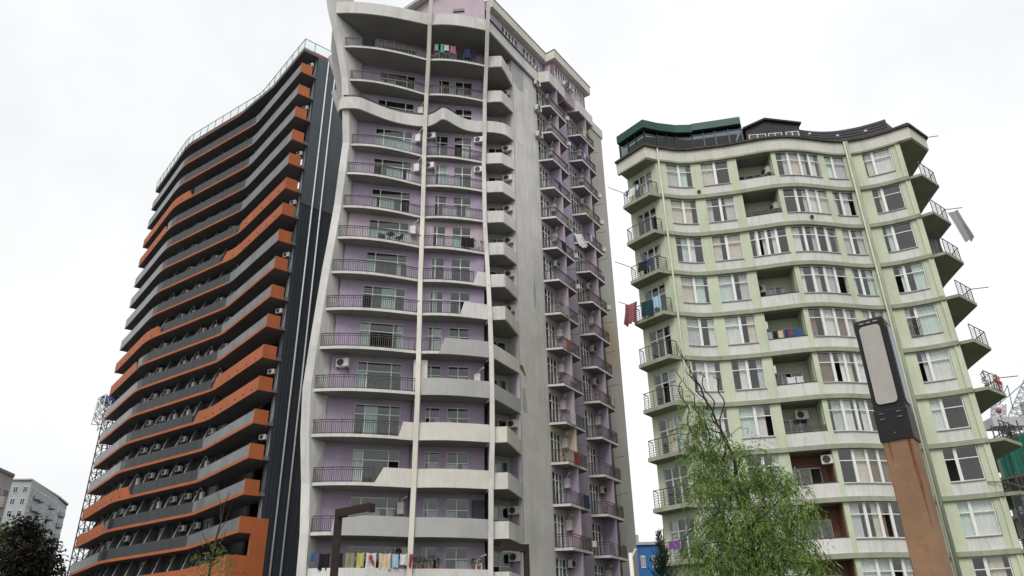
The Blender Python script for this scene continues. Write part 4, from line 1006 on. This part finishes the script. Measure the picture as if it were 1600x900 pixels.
# ================================================================== TREES
def leaf_mesh(name, mat, items, parent, bend=.25):
    """items: (point, direction, side, length, width) -> one folded leaf each"""
    v = []; f = []
    for p, d, s, l, w_ in items:
        k = len(v); mid = p + d*l*.5; tip = p + d*l - Vector((0, 0, l*bend))
        v += [tuple(p), tuple(mid + s*w_*.5), tuple(tip), tuple(mid - s*w_*.5)]; f.append((k, k+1, k+2, k+3))
    me = bpy.data.meshes.new(name); me.from_pydata(v, [], f); me.materials.append(mat)
    o = bpy.data.objects.new(name, me); COL.link(o); return adopt(o, parent)
BARK = surf("dark_bark", (.035, .029, .021), .95, .3, 5, bump=.6)
WLEAF = leafmat("willow_leaf", (.19, .285, .065)); WLEAF2 = leafmat("willow_leaf_dark", (.095, .16, .038))
rt = random.Random(41)
def rv(r): return Vector((r.uniform(-1, 1), r.uniform(-1, 1), r.uniform(-1, 1)))
base = at(1190, 900, 18); base.z = .06
WT = empty("willow_tree", base, "corkscrew willow with drooping green foliage and bare curly top branches", "tree")
tr = MB()
def limb(pts, r0, r1):
    pts = [Vector(p) for p in pts]; n = len(pts); out = []
    for i in range(n-1):
        for t in range(3): out.append(pts[i].lerp(pts[i+1], t/3) + rv(rt)*.03)
    out.append(pts[-1]); tr.tube(out, [r0 + (r1-r0)*i/(len(out)-1) for i in range(len(out))], 6); return out
D = 18
trunk = limb([base, (base.x - .05, base.y, 1.4), at(1175, 850, D), at(1158, 770, D), at(1140, 700, D), at(1112, 640, D), at(1085, 590, D), at(1063, 546, D)], .065, .008)
sub_l = []
for px, py, ex, ey, dd in ((1170, 830, 1240, 770, -.6), (1165, 800, 1110, 730, .7), (1172, 850, 1262, 850, .4), (1160, 780, 1200, 725, .5), (1175, 860, 1100, 850, -.8), (1150, 745, 1165, 708, -.4), (1178, 870, 1220, 820, 1.0), (1178, 880, 1130, 800, -1.1), (1140, 700, 1105, 670, .2), (1180, 890, 1270, 880, -.9)):
    sub_l.append(limb([at(px, py, D), at((px+ex)/2, (py+ey)/2 - 8, D + dd*.5), at(ex, ey, D + dd)], .03, .008))
# curly bare shoots
def curl(px, D_, amp=.06):
    pts = [at(x, y, D_) for x, y in px]; out = []
    for i in range(len(pts)-1):
        for t in range(5):
            q = pts[i].lerp(pts[i+1], t/5); k = (i*5 + t); out.append(q + Vector((amp*math.sin(k*1.25), amp*.7*math.cos(k*1.6), 0)))
    out.append(pts[-1]); tr.tube(out, [.022 - .014*i/(len(out)-1) for i in range(len(out))], 5)
curl([(1098, 615), (1078, 580), (1060, 540)], 18, .05); curl([(1105, 640), (1088, 600), (1072, 575)], 18.2); curl([(1125, 690), (1115, 640), (1098, 590), (1096, 580)], 17.8, .07)
curl([(1130, 720), (1129, 640), (1124, 595), (1116, 588)], 17.9, .06); curl([(1100, 720), (1075, 650), (1062, 600), (1060, 575)], 18.3, .07); curl([(1110, 690), (1085, 625), (1068, 590)], 18.1, .05)
# crown envelope in plan: clumps of hanging twigs
items, items2 = [], []
lobes = [(1158, 702, 18, .32, 34), (1105, 715, 18.2, .35, 40), (1095, 760, 17.6, .55, 80), (1130, 760, 18.3, .6, 90), (1175, 750, 18, .6, 90), (1205, 745, 17.6, .5, 70), (1235, 760, 18.2, .5, 70), (1255, 800, 17.8, .5, 80), (1225, 810, 18.3, .6, 90),
         (1185, 810, 17.5, .65, 110), (1145, 820, 18.2, .65, 110), (1105, 820, 17.8, .6, 100), (1090, 860, 18.2, .55, 90), (1130, 870, 17.5, .65, 120), (1175, 870, 18.2, .7, 130), (1220, 865, 17.6, .65, 110), (1260, 860, 18.1, .5, 80), (1275, 880, 17.9, .4, 60),
         (1150, 930, 18, .8, 130), (1215, 930, 18, .8, 120), (1100, 925, 18, .7, 90), (1066, 700, 18, .25, 40), (1084, 660, 18, .2, 30), (1072, 630, 18, .14, 16), (1062, 670, 18, .16, 20), (1100, 690, 18, .22, 26), (1130, 695, 17.8, .25, 22), (1090, 635, 18, .12, 9), (1080, 740, 18, .3, 45), (1112, 735, 17.7, .35, 40)]
tw = MB()
for x, y, dd, rad, num in lobes:
    c = at(1168 + (x-1168)*.88, y, dd)
    for _ in range(int(num*1.12)):
        o = rv(rt); o = o.normalized()*(rt.random()**.5)
        p = c + Vector((o.x*rad*.82, o.y*rad*1.2, o.z*rad*.65)); d = Vector((rt.uniform(-.7, .7), rt.uniform(-.7, .7), rt.uniform(-.2, .6))); ln_ = rt.uniform(.35, .85); n = int(ln_/.05); pts = [p]
        ph = rt.uniform(0, 6)
        for i in range(n):
            d = (d + Vector((0, 0, -.17)) + rv(rt)*.12).normalized(); p = p + d*.05 + Vector((math.sin(i*1.1 + ph), math.cos(i*1.1 + ph), 0))*.013; pts.append(p.copy())
            if rt.random() < .85:
                s = rv(rt).normalized(); ld = (d*.6 + s*.8 + Vector((0, 0, -.3))).normalized(); sd_ = ld.cross(rv(rt)).normalized()
                (items if rt.random() < .6 else items2).append((p.copy(), ld, sd_, rt.uniform(.08, .15), rt.uniform(.016, .028)))
        if rt.random() < .5: tw.tube([pts[0], pts[len(pts)//2], pts[-1]], [.006, .005, .003], 3, False)
tr.build("trunk", BARK, WT, True); tw.build("twig", BARK, WT)
leaf_mesh("crown", WLEAF, items, WT); leaf_mesh("crown", WLEAF2, items2, WT)
# juniper
JLEAF = leafmat("juniper_green", (.022, .040, .020))
jb = at(1036, 900, 24); jt = at(1036, 826, 24); jb.z = .06
JT = empty("juniper_tree", jb, "dark narrow juniper standing beside the willow", "tree")
items = []; tr = MB(); tr.tube([jb, (jt.x, jt.y, jt.z)], [.09, .01], 6)
for i in range(230):
    f = rt.random()**.8; zz = .4 + (jt.z - .5)*f; rr = 1.0*(1 - f)**.75 + .05; a_ = rt.uniform(0, 6.28); p = Vector((jb.x, jb.y, zz)); d = Vector((math.cos(a_), math.sin(a_), 1.5)).normalized(); L_ = rr*rt.uniform(.8, 1.5)
    tr.tube([p, p + d*L_], [.012, .003], 3, False)
    for q in range(int(40*L_/.5)):
        t = rt.random(); pp = p + d*L_*t; ld = (d + rv(rt)*.8).normalized(); items.append((pp, ld, ld.cross(rv(rt)).normalized(), rt.uniform(.05, .11), rt.uniform(.012, .03)))
tr.build("trunk", BARK, JT); leaf_mesh("crown", JLEAF, items, JT, 0)
# dark plum tree and the pale shrub at the left edge
PLEAF = leafmat("plum_leaf", (.030, .026, .020)); PG = leafmat("fresh_leaf", (.11, .15, .035))
def broadleaf(name, label, bx, lobes, mat, base_px, D, ls, num):
    b0 = at(base_px[0], base_px[1], D); b0.z = 0.06; T_ = empty(name, b0, label, "tree"); tr = MB(); its = []
    tops = [at(x, y, dd) for x, y, dd, r_ in lobes]; mid = b0.lerp(tops[0], .45); tr.tube([b0, mid], [.14, .09], 7)
    for (x, y, dd, r_), tp_ in zip(lobes, tops):
        tr.tube([mid, mid.lerp(tp_, .55) + rv(rt)*.15, tp_], [.06, .035, .012], 5)
        for c in range(num):
            o = rv(rt).normalized()*r_*rt.random()**.4; pc = tp_ + Vector((o.x, o.y, o.z*.7)); tr.tube([tp_.lerp(pc, .3), pc], [.008, .004], 3, False)
            for l in range(16):
                p = pc + rv(rt)*.28; d = Vector((rt.uniform(-1, 1), rt.uniform(-1, 1), rt.uniform(-.6, .3))).normalized(); its.append((p, d, d.cross(Vector((0, 0, 1)) + rv(rt)*.5).normalized(), rt.uniform(.6, 1.2)*ls, rt.uniform(.4, .7)*ls))
    tr.build("trunk", BARK, T_); leaf_mesh("crown", mat, its, T_)
broadleaf("plum_tree", "dark purple-leafed tree in the lower corner before the pale blocks", 0, [(30, 838, 26, .45), (55, 852, 26.3, .4), (18, 865, 25.7, .6), (48, 880, 26, .7), (70, 870, 26.2, .35), (10, 895, 26, .7), (38, 828, 26, .25), (66, 893, 26, .5), (30, 905, 26, .9)], PLEAF, (35, 900), 26, .16, 30)
broadleaf("leafy_shrub", "pale green leafy shrub peeping out behind the dark purple tree", 0, [(4, 838, 29, .35), (14, 842, 29, .28), (-12, 840, 29, .5)], PG, (-5, 900), 29, .13, 24)
# young sapling
sb_ = at(330, 900, 11.5); sb_.z = .12
SP = empty("sapling", sb_, "thin young sapling with sparse shoots before the orange tower", "tree")
tr = MB(); st = [sb_, Vector((sb_.x, sb_.y, 1.6)), at(329, 880, 11.5), at(338, 840, 11.5), at(345, 815, 11.5), at(350, 790, 11.5), at(358, 770, 11.5)]
tr.tube(st, [.03, .025, .018, .014, .010, .007, .004], 5); 
for px in ([(344, 812), (345, 790), (341, 772)], [(340, 835), (352, 815), (361, 790)], [(335, 860), (322, 845), (316, 832)], [(338, 850), (350, 842), (352, 828)], [(330, 880), (312, 870), (300, 862)], [(331, 885), (346, 872), (354, 865)]):
    tr.tube([at(x, y, 11.5) for x, y in px], [.008, .006, .003], 4, False)
its = []
for x, y, r_, n_ in ((312, 878, .10, 40), (336, 870, .12, 60), (350, 880, .14, 70), (325, 892, .16, 80), (345, 898, .2, 90), (302, 868, .05, 14), (333, 852, .06, 16), (348, 862, .06, 16), (310, 900, .16, 50), (342, 842, .04, 8), (318, 846, .04, 8)):
    for _ in range(n_):
        p = at(x, y, 11.5) + rv(rt)*r_; d = rv(rt).normalized(); its.append((p, d, d.cross(rv(rt)).normalized(), rt.uniform(.03, .065), rt.uniform(.012, .022)))
tr.build("trunk", BARK, SP); leaf_mesh("crown", PG, its, SP)

# ================================================================== SMALL THINGS ON THE BALCONIES
def bayp(k, bay, f, d, h):
    a, b = (W1 if bay == 1 else W2)(k); u = unitv(a, b); n = (u[1], -u[0]); q = lerp(a, b, f)
    return (q[0] + n[0]*d, q[1] + n[1]*d, Zb(k) + .2 + h)
FN = (-.2, -.98)
flo = lambda k: tord(k + 3)
for k, bay, f in ((0, 2, .06), (0, 2, .90), (1, 2, .05), (1, 2, .90), (7, 1, .13), (11, 1, .90), (-3, 2, .07)):
    ac(bayp(k, bay, f, .22, 2.15), FN, "air conditioner at the %s of the %s bay, %s floor of the lilac tower" % ("left" if f < .5 else "right", "wide left" if bay == 1 else "centre", flo(k)), 1.0 if k != 7 else 1.1)
for k in (-3, -2, 0, 1, 2, 3, 4, 5, 8, 10, 11):
    ac((-.18, 53.95, Zb(k) + 2.3), (-.25, -.97), "air conditioner in the corner bay of the lilac tower, %s floor" % flo(k), 1.0)
for k, bay, f, h in ((0, 1, .86, 1.75), (1, 1, .86, 1.8), (3, 1, .86, 1.7), (10, 1, .88, 1.8), (7, 2, .90, 1.5), (11, 2, .92, 1.3), (-1, 1, .88, 1.6)):
    heater(bayp(k, bay, f, .2, h), FN, "white water heater in the %s bay, %s floor of the lilac tower" % ("wide left" if bay == 1 else "centre", flo(k)))
for i, s in enumerate((3.0, 3.35, 3.7)):
    q = sdp(s, 0); 
q = sdp(3.4, .2)
for k in (-3, -2, -1): ac((sdp(3.75, .3)[0], sdp(3.75, .3)[1], Zb(k) + 2.75), NN, "air conditioner on the grey flank edge beside the nearer balcony stack, %s floor" % flo(k), .95)
for s, k in ((4.1, -4), (7.6, -4), (8.0, -4), (8.6, -4)):
    d = -.1 if s < 5 else 1.05; q = sdp(s, d + .15); ac((q[0], q[1], Zb(-4) + 1.85), NN, "air conditioner under the lilac tower attic windows, %s" % {4.1: "on the grey wall", 7.6: "first of three in a row", 8.0: "middle of three in a row", 8.6: "last of three in a row"}[s], .75)
# drainpipe and flues by the first column
for k0_, k1_ in ((12, 0),):
    a = bayp(5, 1, .965, .1, 0); MB().tube([bayp(k, 1, .965, .08, 0) for k in range(11, -3, -1)], .05, 6).build("drainpipe", RAILG, LT)
# furniture on the pale floor
def chair(c, rot, label):
    o = empty("balcony_chair", c, label, "chair", "balcony furniture"); cs, sn = math.cos(rot), math.sin(rot); X = lambda x, y, z: (c[0] + x*cs - y*sn, c[1] + x*sn + y*cs, c[2] + z)
    m = MB(); m.loft([[X(-.23, -.22, .42), X(.23, -.22, .42), X(.23, .22, .42), X(-.23, .22, .42)], [X(-.23, -.22, .46), X(.23, -.22, .46), X(.23, .22, .46), X(-.23, .22, .46)]]); m.build("seat", BLACK, o)
    m = MB(); m.loft([[X(-.23, .2, .46), X(.23, .2, .46), X(.23, .24, .46), X(-.23, .24, .46)], [X(-.23, .28, .9), X(.23, .28, .9), X(.23, .31, .9), X(-.23, .31, .9)]]); m.build("backrest", BLACK, o)
    for sx in (-.2, .2):
        for sy in (-.19, .19): MB().bar(X(sx, sy, 0), X(sx, sy, .42), .04).build("leg", BLACK, o)
        MB().bar(X(sx, -.2, .65), X(sx, .25, .65), .05, .03).build("armrest", BLACK, o)
chair(bayp(3, 1, .44, .9, 0), .4, "black balcony chair beside the open door on the pale floor of the lilac tower")
chair(bayp(3, 1, .66, 1.0, 0), -.7, "black balcony chair past the round table on the lilac tower's pale floor")
c = bayp(3, 1, .55, 1.0, 0); o = empty("balcony_table", c, "small round black table between two chairs on the lilac tower's pale floor", "table", "balcony furniture")
MB().loft([[(c[0] + .32*math.cos(i*math.pi/6), c[1] + .32*math.sin(i*math.pi/6), c[2] + z_) for i in range(12)] for z_ in (.7, .73)]).build("table_top", BLACK, o)
for i in range(3): a_ = i*2.09; MB().bar((c[0] + .26*math.cos(a_), c[1] + .26*math.sin(a_), c[2]), (c[0] + .06*math.cos(a_), c[1] + .06*math.sin(a_), c[2] + .7), .035).build("leg", BLACK, o)
# cloths
def fab(name, col): return surf(name + "_fabric", col, .95, .12, 3)
FB = {n_: fab(n_, c_) for n_, c_ in dict(black=(.015, .015, .018), blue=(.04, .09, .2), olive=(.24, .22, .13), yellow=(.42, .38, .12), white=(.55, .55, .55), beige=(.55, .44, .32), pale_blue=(.30, .45, .58), red=(.26, .045, .05), teal=(.015, .05, .06), grey=(.33, .34, .35), rose=(.27, .10, .11), mint=(.08, .42, .32), purple=(.16, .05, .22), navy=(.03, .04, .12), pink=(.38, .14, .18)).items()}
line = MB(); fz_ = lambda t: .28 + .64*t
rowk = 11; P_ = lambda t, h: (lerp(c1(rowk)[0], c1(rowk)[-1], t)[0], lerp(c1(rowk)[0], c1(rowk)[-1], t)[1] - .30, Zb(rowk) + h)
x = .03
for nm, wd, dr, what in (("blue", .07, .55, "blue shirt"), ("black", .11, 1.15, "black trousers"), ("black", .12, 1.05, "black sheet"), ("olive", .10, .85, "olive towel"), ("yellow", .08, .85, "yellow towel"), ("white", .11, .9, "white towel with a red shape"), ("beige", .12, .9, "beige blanket"), ("pale_blue", .07, .7, "pale blue shirt"), ("white", .08, .62, "white shirt"), ("red", .04, .8, "red cloth")):
    o = cloth("washing", P_(x, 2.05 - .03*math.sin(x*9)), P_(x + wd*R.uniform(.85, 1.1), 2.05 - .03*math.cos(x*7)), dr*R.uniform(.85, 1.15), FB[nm], "%s in the washing row on the lowest lilac balcony" % what, "laundry", "washing row on the lowest balcony", .06)
    if what.startswith("white towel"):
        a = Vector(P_(x + wd*.3, 1.95)) + Vector((0, -.09, 0)); m = MB(); pr = [(0, 0), (.12, .03), (.22, -.05), (.2, -.2), (.34, -.42), (.3, -.6), (.18, -.5), (.1, -.3), (-.02, -.22)]
        m.loft([[(a.x + X_*1.0, a.y - e, a.z + Y_ - .05) for X_, Y_ in pr] for e in (0, .012)]); m.build("red_print", FB["red"], o)
    x += wd + .012
MB().bar(P_(.02, 2.06), P_(.93, 2.06), .015).build("washing_line", RAILG, LT)
P3 = lambda t, h, k=-3, off=-.05: (lerp(c2(k)[0], c2(k)[-1], t)[0], lerp(c2(k)[0], c2(k)[-1], t)[1] - .22 + off, Zb(k) + h)
for t0, t1, h, dr, nm, what in ((.10, .17, 1.75, .7, "grey", "grey shirt"), (.21, .26, 1.85, 1.0, "mint", "mint green dress"), (.27, .36, 1.8, .7, "white", "white shirt"), (.38, .48, 1.75, .9, "pink", "pink towel"), (.50, .62, 1.5, 1.2, "black", "black coat"), (.64, .74, 1.6, 1.0, "navy", "navy trousers"), (.76, .84, 1.55, .9, "black", "black shirt")):
    cloth("washing", P3(t0, h), P3(t1, h), dr, FB[nm], "%s drying on the top centre balcony of the lilac tower" % what, "laundry", "washing on the top balcony")
Pk = lambda k, t, h, bay=1: (lerp((c1 if bay == 1 else c2)(k)[0], (c1 if bay == 1 else c2)(k)[-1], t)[0], lerp((c1 if bay == 1 else c2)(k)[0], (c1 if bay == 1 else c2)(k)[-1], t)[1] - .40 if bay == 1 else lerp(c2(k)[0], c2(k)[-1], t)[1] - .30, Zb(k) + h)
cloth("rug", Pk(-3, .22, 1.35), Pk(-3, .37, 1.35), 1.05, FB["black"], "dark rug over the top left railing of the lilac tower", "rug", None)
cloth("washing", Pk(3, .62, 1.2, 2), Pk(3, .84, 1.2, 2), .85, FB["black"], "black clothes over the railing of the pale centre balcony, lilac tower", "laundry", None)
cloth("washing", Pk(3, .86, 1.15, 2), Pk(3, .93, 1.15, 2), .7, FB["grey"], "grey shirt at the end of the pale centre balcony railing", "laundry", None)
# white screen, cabinet, plants, chandelier
c = bayp(7, 2, .06, .75, 1.35); piece("screen", WHITEF, LT, c, (.98, .18), .95, .06, 2.4)
c = bayp(10, 2, .90, .35, 1.15); o = MB().obox(c, unitv(*W2(10)), .78, .5, 2.3).build("cabinet", surf("dark_cabinet", (.03, .032, .045), .5, .1, 2)); tag(o, "tall dark cabinet on the centre balcony of the lilac tower", "cabinet")
POT = surf("terracotta_pot", (.20, .09, .055), .8, .15, 3); PLANTM = leafmat("pot_plant_green", (.03, .05, .02))
def potplant(c, hgt, label, n=60, grp="pot plants on the balconies"):
    o = empty("pot_plant", c, label, "plant", grp)
    MB().loft([[(c[0] + r_*math.cos(i*math.pi/4), c[1] + r_*math.sin(i*math.pi/4), c[2] + z_) for i in range(8)] for z_, r_ in ((0, .09), (.22, .13), (.24, .13), (.22, .11))]).build("pot", POT, o)
    its = []
    for _ in range(n):
        p = Vector(c) + Vector((rt.uniform(-.16, .16), rt.uniform(-.16, .16), .25 + rt.random()*hgt*.7)); d = Vector((rt.uniform(-1, 1), rt.uniform(-1, 1), rt.uniform(0, 1.2))).normalized(); its.append((p, d, d.cross(rv(rt)).normalized(), rt.uniform(.12, .24), rt.uniform(.03, .07)))
    leaf_mesh("foliage", PLANTM, its, o)
qs = c2(11)
for i, (t, h) in enumerate(((.05, .55), (.12, .65), (.19, .5), (.27, .7), (.34, .45), (.80, .5), (.88, .4))):
    q = sub(offs(qs, -.05), t, 1)[0]; potplant((q[0], q[1], Zb(11) + 1.185), h, "%s pot plant along the parapet of the lowest centre balcony, lilac tower" % ["first", "second", "third", "fourth", "fifth", "sixth", "seventh"][i])
em = bpy.data.materials.new("warm_bulb"); em.use_nodes = True; eb = em.node_tree.nodes["Principled BSDF"]; eb.inputs["Emission Color"].default_value = (1, .62, .28, 1); eb.inputs["Emission Strength"].default_value = 4
c = bayp(10, 1, .52, -1.0, 1.9); o = empty("chandelier", c, "lit chandelier behind the lower left window of the lilac tower", "lamp")
MB().bar((c[0], c[1], c[2]), (c[0], c[1], c[2] + .8), .02).build("rod", RAILG, o)
for i in range(6):
    a_ = i*math.pi/3; e = (c[0] + .4*math.cos(a_), c[1] + .4*math.sin(a_), c[2] + .05); MB().bar((c[0], c[1], c[2]), e, .02).build("arm", RAILG, o)
    MB().loft([[(e[0] + r_*math.cos(t*math.pi/3), e[1] + r_*math.sin(t*math.pi/3), e[2] + z_) for t in range(6)] for z_, r_ in ((0, .02), (.04, .05), (.1, .05), (.14, .02))]).build("bulb", em, o)
# exposed plaster patch at the corner bay
q = [sdp(s, .034) + (Zb(6) + h,) for s, h in ((.02, .62), (.25, .75), (.5, .66), (.62, .35), (.8, .1), (.72, -.02), (.5, .2), (.3, .28), (.12, .45))]
m = MB(); m.loft([[(x - NN[0]*.03, y - NN[1]*.03, z) for x, y, z in q], q]); m.build("exposed_plaster", surf("bare_plaster", (.16, .13, .085), .95, .2, 5), LT)
# flank cloths
cloth("washing", sdp(7.0, 1.3) + (Zb(1) - .35,), sdp(7.4, 1.9) + (Zb(1) - .5,), 1.5, FB["white"], "white sheet blowing between the flank balcony stacks of the lilac tower", "laundry", None, .1, lean=(.35, -.1))
for k, nm, s0_, what in ((4, "grey", 4.9, "grey washing"), (5, "rose", 5.0, "rose red washing"), (8, "red", 5.2, "red rug"), (7, "white", 5.0, "white towel"), (9, "navy", 6.3, "navy blanket")):
    cloth("washing", sdp(s0_, 1.2) + (Zb(k) + 1.15,), sdp(s0_ + .8, 1.2) + (Zb(k) + 1.15,), 1.0, FB[nm], "%s over the flank balcony rail, %s floor of the lilac tower" % (what, flo(k)), "laundry", "washing on the flank balconies")

rc_ = random.Random(77)
for k in range(-3, 12):
    for nm_, off in (("nearer", 0.), ("farther", 5.43)):
        if rc_.random() < .55 and not (off == 0. and k in (4, 5, 7, 8, 9)):
            s_ = rc_.uniform(4.6, 5.2) + off if rc_.random() < .6 else rc_.uniform(6.2, 6.6) + off; col_ = rc_.choice(("grey", "navy", "beige", "white", "rose", "black", "olive", "pale_blue"))
            cloth("washing", sdp(s_, 1.2) + (Zb(k) + 1.18,), sdp(s_ + rc_.uniform(.35, .75), 1.2) + (Zb(k) + 1.15,), rc_.uniform(.5, 1.05), FB[col_], "%s washing on the %s flank balcony stack of the lilac tower, %s floor" % (col_.replace("_", " "), nm_, flo(k)), "laundry", "washing on the flank balconies", .06)
        if rc_.random() < .35:
            q = sdp(4.5 + off + rc_.uniform(0, .4), .75); potplant((q[0], q[1], Zb(k) + .18), rc_.uniform(.4, .9), "pot plant on the %s flank balcony stack, %s floor of the lilac tower" % (nm_, flo(k)), 40)
        if rc_.random() < .4:
            c = sdp(7.75 + off, .85); ac((c[0], c[1], Zb(k) + .75), UU, "air conditioner on the end rail of the %s flank stack, %s floor" % (nm_, flo(k)), .8)
# --- green block
gl = lambda j: "%s storey of the green block" % ["third lowest", "fourth lowest", "fifth lowest", "sixth lowest", "fifth highest", "fourth highest", "third highest", "second highest", "top"][j]
for j, x, dy, h, out in ((8, 17.85, .9, 1.75, (-.9, -.4)), (7, 17.9, .9, 1.75, (-.9, -.4)), (5, 16.2, 1.15, 1.9, (.2, -1)), (4, 15.95, .6, 1.9, (.95, -.3)), (3, 15.95, .55, 1.9, (.95, -.3)), (2, 17.2, 1.1, 2.15, (0, -1)), (1, 17.9, .35, 2.2, (-.4, -.9))):
    ac((x, gy(x) + dy, Gz(j) + .27 + h), out, "air conditioner in the open loggia, %s" % gl(j), .95)
for j in (1, 2, 4, 5):
    pass
def span_cloths(j, lst, h, what):
    for i, (t0, t1, dr, nm) in enumerate(lst):
        a_ = 15.85 + 2.15*t0; b_ = 15.85 + 2.15*t1; cloth("washing", (a_, gy(a_) + .25, Gz(j) + h), (b_, gy(b_) + .25, Gz(j) + h), dr, FB[nm], "%s %s washing in the %s loggia of the green block" % (["first", "second", "third", "fourth", "fifth", "sixth"][i], nm.replace("_", " "), what), "laundry", "washing in the loggias", .025)
span_cloths(4, [(.02, .14, .6, "grey"), (.16, .28, .62, "black"), (.30, .42, .55, "beige"), (.46, .56, .6, "navy"), (.58, .66, .5, "red"), (.68, .95, .62, "blue")], 1.75, "fifth-highest")
span_cloths(3, [(.30, .52, .5, "white"), (.54, .72, .48, "white")], 1.65, "sixth-highest")
for j, nm, t0, t1, dr in ((8, "blue", .12, .22, .5), (8, "white", .26, .48, .75), (8, "pale_blue", .52, .62, .5), (6, "black", .3, .6, .8), (6, "navy", .62, .8, .7), (0, "purple", .35, .7, .5)):
    a_ = lerp((7.98, 45.58), (9.5, 43.95), t0); b_ = lerp((7.98, 45.58), (9.5, 43.95), t1)
    cloth("washing", a_ + (Gz(j) + 1.32,), b_ + (Gz(j) + 1.32,), dr, FB[nm], "%s cloth on the cut-corner balcony, %s" % (nm.replace("_", " "), gl(j)), "laundry", "washing on the corner balconies", .04, lean=(-.12, -.12))
a_ = Vector((7.3, 45.1, Gz(5) + 1.2)); cloth("rug", a_, (8.1, 45.0, Gz(5) + 1.45), 1.5, FB["rose"], "large rose patterned rug hanging from the cut-corner balcony of the green block", "rug", None, .12, lean=(-.12, 0))
cloth("rug", (8.3, 45.05, Gz(5) + 1.35), (8.95, 44.35, Gz(5) + 1.3), 1.1, FB["teal"], "dark teal blanket beside the rose rug on the green block corner", "rug", None, .05)
cloth("washing", (9.0, 44.3, Gz(5) + 1.35), (9.4, 43.9, Gz(5) + 1.35), .8, FB["pale_blue"], "pale blue shirt beside the teal blanket on the green block corner", "laundry", None, .05)
for j in (8, 6, 5): MB().tube([(8.0, 45.55, Gz(j) + 1.25), (6.9, 45.1, Gz(j) + 1.45)], .025, 5).build("clothes_pole", RAILG, GB)
for j in (9, 7, 5, 3): MB().tube([(29.0, 43.8, Gz(j) + 1.2), (30.1, 43.65, Gz(j) + 1.25)], .028, 5).build("clothes_pole", RAILG, GB)
cloth("sheet", (29.12, 43.85, Gz(7) + 1.0), (29.75, 43.7, Gz(7) + 1.12), 2.2, FB["grey"], "grey sheet hanging from the pole of a pointed green balcony", "laundry", None, .09, lean=(.28, .05))
cloth("sheet", (28.0, 45.5, Gz(7) + .1), (29.2, 45.6, Gz(7) + .1), 1.6, FB["grey"], "folded grey sheet hanging below the second-highest pointed green balcony", "laundry", None, .09)
# flag: white with red crosses
fu = unitv((27.3, 42.42), (28.98, 43.74)); fnn = (fu[1], -fu[0]); fo = (28.05 + fnn[0]*.06, 43.01 + fnn[1]*.06)
FP = lambda s, z_, e=0: (fo[0] + fu[0]*s + fnn[0]*e, fo[1] + fu[1]*s + fnn[1]*e, Gz(3) + z_)
FLG = cloth("flag", FP(0, 1.28), FP(1.15, 1.28), .95, FB["white"], "white flag with red crosses tied to a pointed balcony railing of the green block", "flag", None, .012)
FR = FB["red"]
def fpatch(s0, s1, z0_, z1_): m = MB(); m.loft([[FP(s0, z0_, e), FP(s1, z0_, e), FP(s1, z1_, e), FP(s0, z1_, e)] for e in (.03, .04)]); m.build("cross", FR, FLG)
fpatch(.49, .67, .36, 1.27); fpatch(.0, .485, .72, .90); fpatch(.675, 1.15, .72, .90)
for s_, z_ in ((.24, 1.1), (.92, 1.1), (.24, .53), (.92, .53)): m = MB(); m.loft([[FP(s_-.09, z_-.025, e), FP(s_-.025, z_-.025, e), FP(s_-.025, z_-.09, e), FP(s_+.025, z_-.09, e), FP(s_+.025, z_-.025, e), FP(s_+.09, z_-.025, e), FP(s_+.09, z_+.025, e), FP(s_+.025, z_+.025, e), FP(s_+.025, z_+.09, e), FP(s_-.025, z_+.09, e), FP(s_-.025, z_+.025, e), FP(s_-.09, z_+.025, e)] for e in (.03, .04)]); m.build("cross", FR, FLG)
for i, (x, y, j, h) in enumerate(((27.5, 42.75, 3, 1.0), (27.9, 43.1, 2, .9), (28.5, 43.6, 2, 1.0), (28.95, 44.2, 2, .8), (28.8, 43.75, 3, .5))):
    potplant((x, y, Gz(j) + .2), h, "%s potted shrub on the pointed green balconies near the flag" % ["upper left", "lower left", "lower middle", "lower right", "upper right"][i], 90)
m = MB(); c = (27.9, 43.0, Gz(2) + 1.9); m.loft([[(c[0] + r_*math.cos(i*math.pi/4), c[1] + r_*math.sin(i*math.pi/4), c[2] + z_) for i in range(8)] for z_, r_ in ((-.15, .05), (-.03, .16), (.1, .16), (.2, .05))]); o = m.build("flower_ball", FB["pink"]); tag(o, "pink bundle on a stick above the lower pointed balcony", "bundle")
MB().tube([(27.9, 43.0, Gz(2) + .2), (27.9, 43.0, Gz(2) + 1.65)], .02, 5).build("stick", RAILG, o)
# small vents and window grille on the green front
for x, j, h in ((13.05, 8, .32), (19.9, 7, .38)):
    m = MB(); c = (x, gy(x) - .03, Gz(j) + .27 + h); m.loft([[(c[0] + .13*math.cos(i*math.pi/5), c[1] - e, c[2] + .13*math.sin(i*math.pi/5)) for i in range(10)] for e in (0, .06)]); m.build("vent", BLACK, GB)
b = MB(); x0, x1 = 24.52, 25.1; zz = Gz(4) + 1.0
for i in range(9): xx = x0 + (x1-x0)*i/8; b.bar((xx, gy(xx) - .05, zz), (xx, gy(xx) - .05, zz + 1.15), .025)
for h in (0, .57, 1.15): b.bar((x0, gy(x0) - .05, zz + h), (x1, gy(x1) - .05, zz + h), .03)
b.build("window_grille", RAIL, GB)
MB().tube([(16.1 + 9.98, gy(26.0) - .1, Gz(1) + .85), (26.7, 42.4, Gz(1) + .7), (27.6, 41.8, Gz(1) + .1)], .03, 5).build("loose_cable", RAILG, GB)
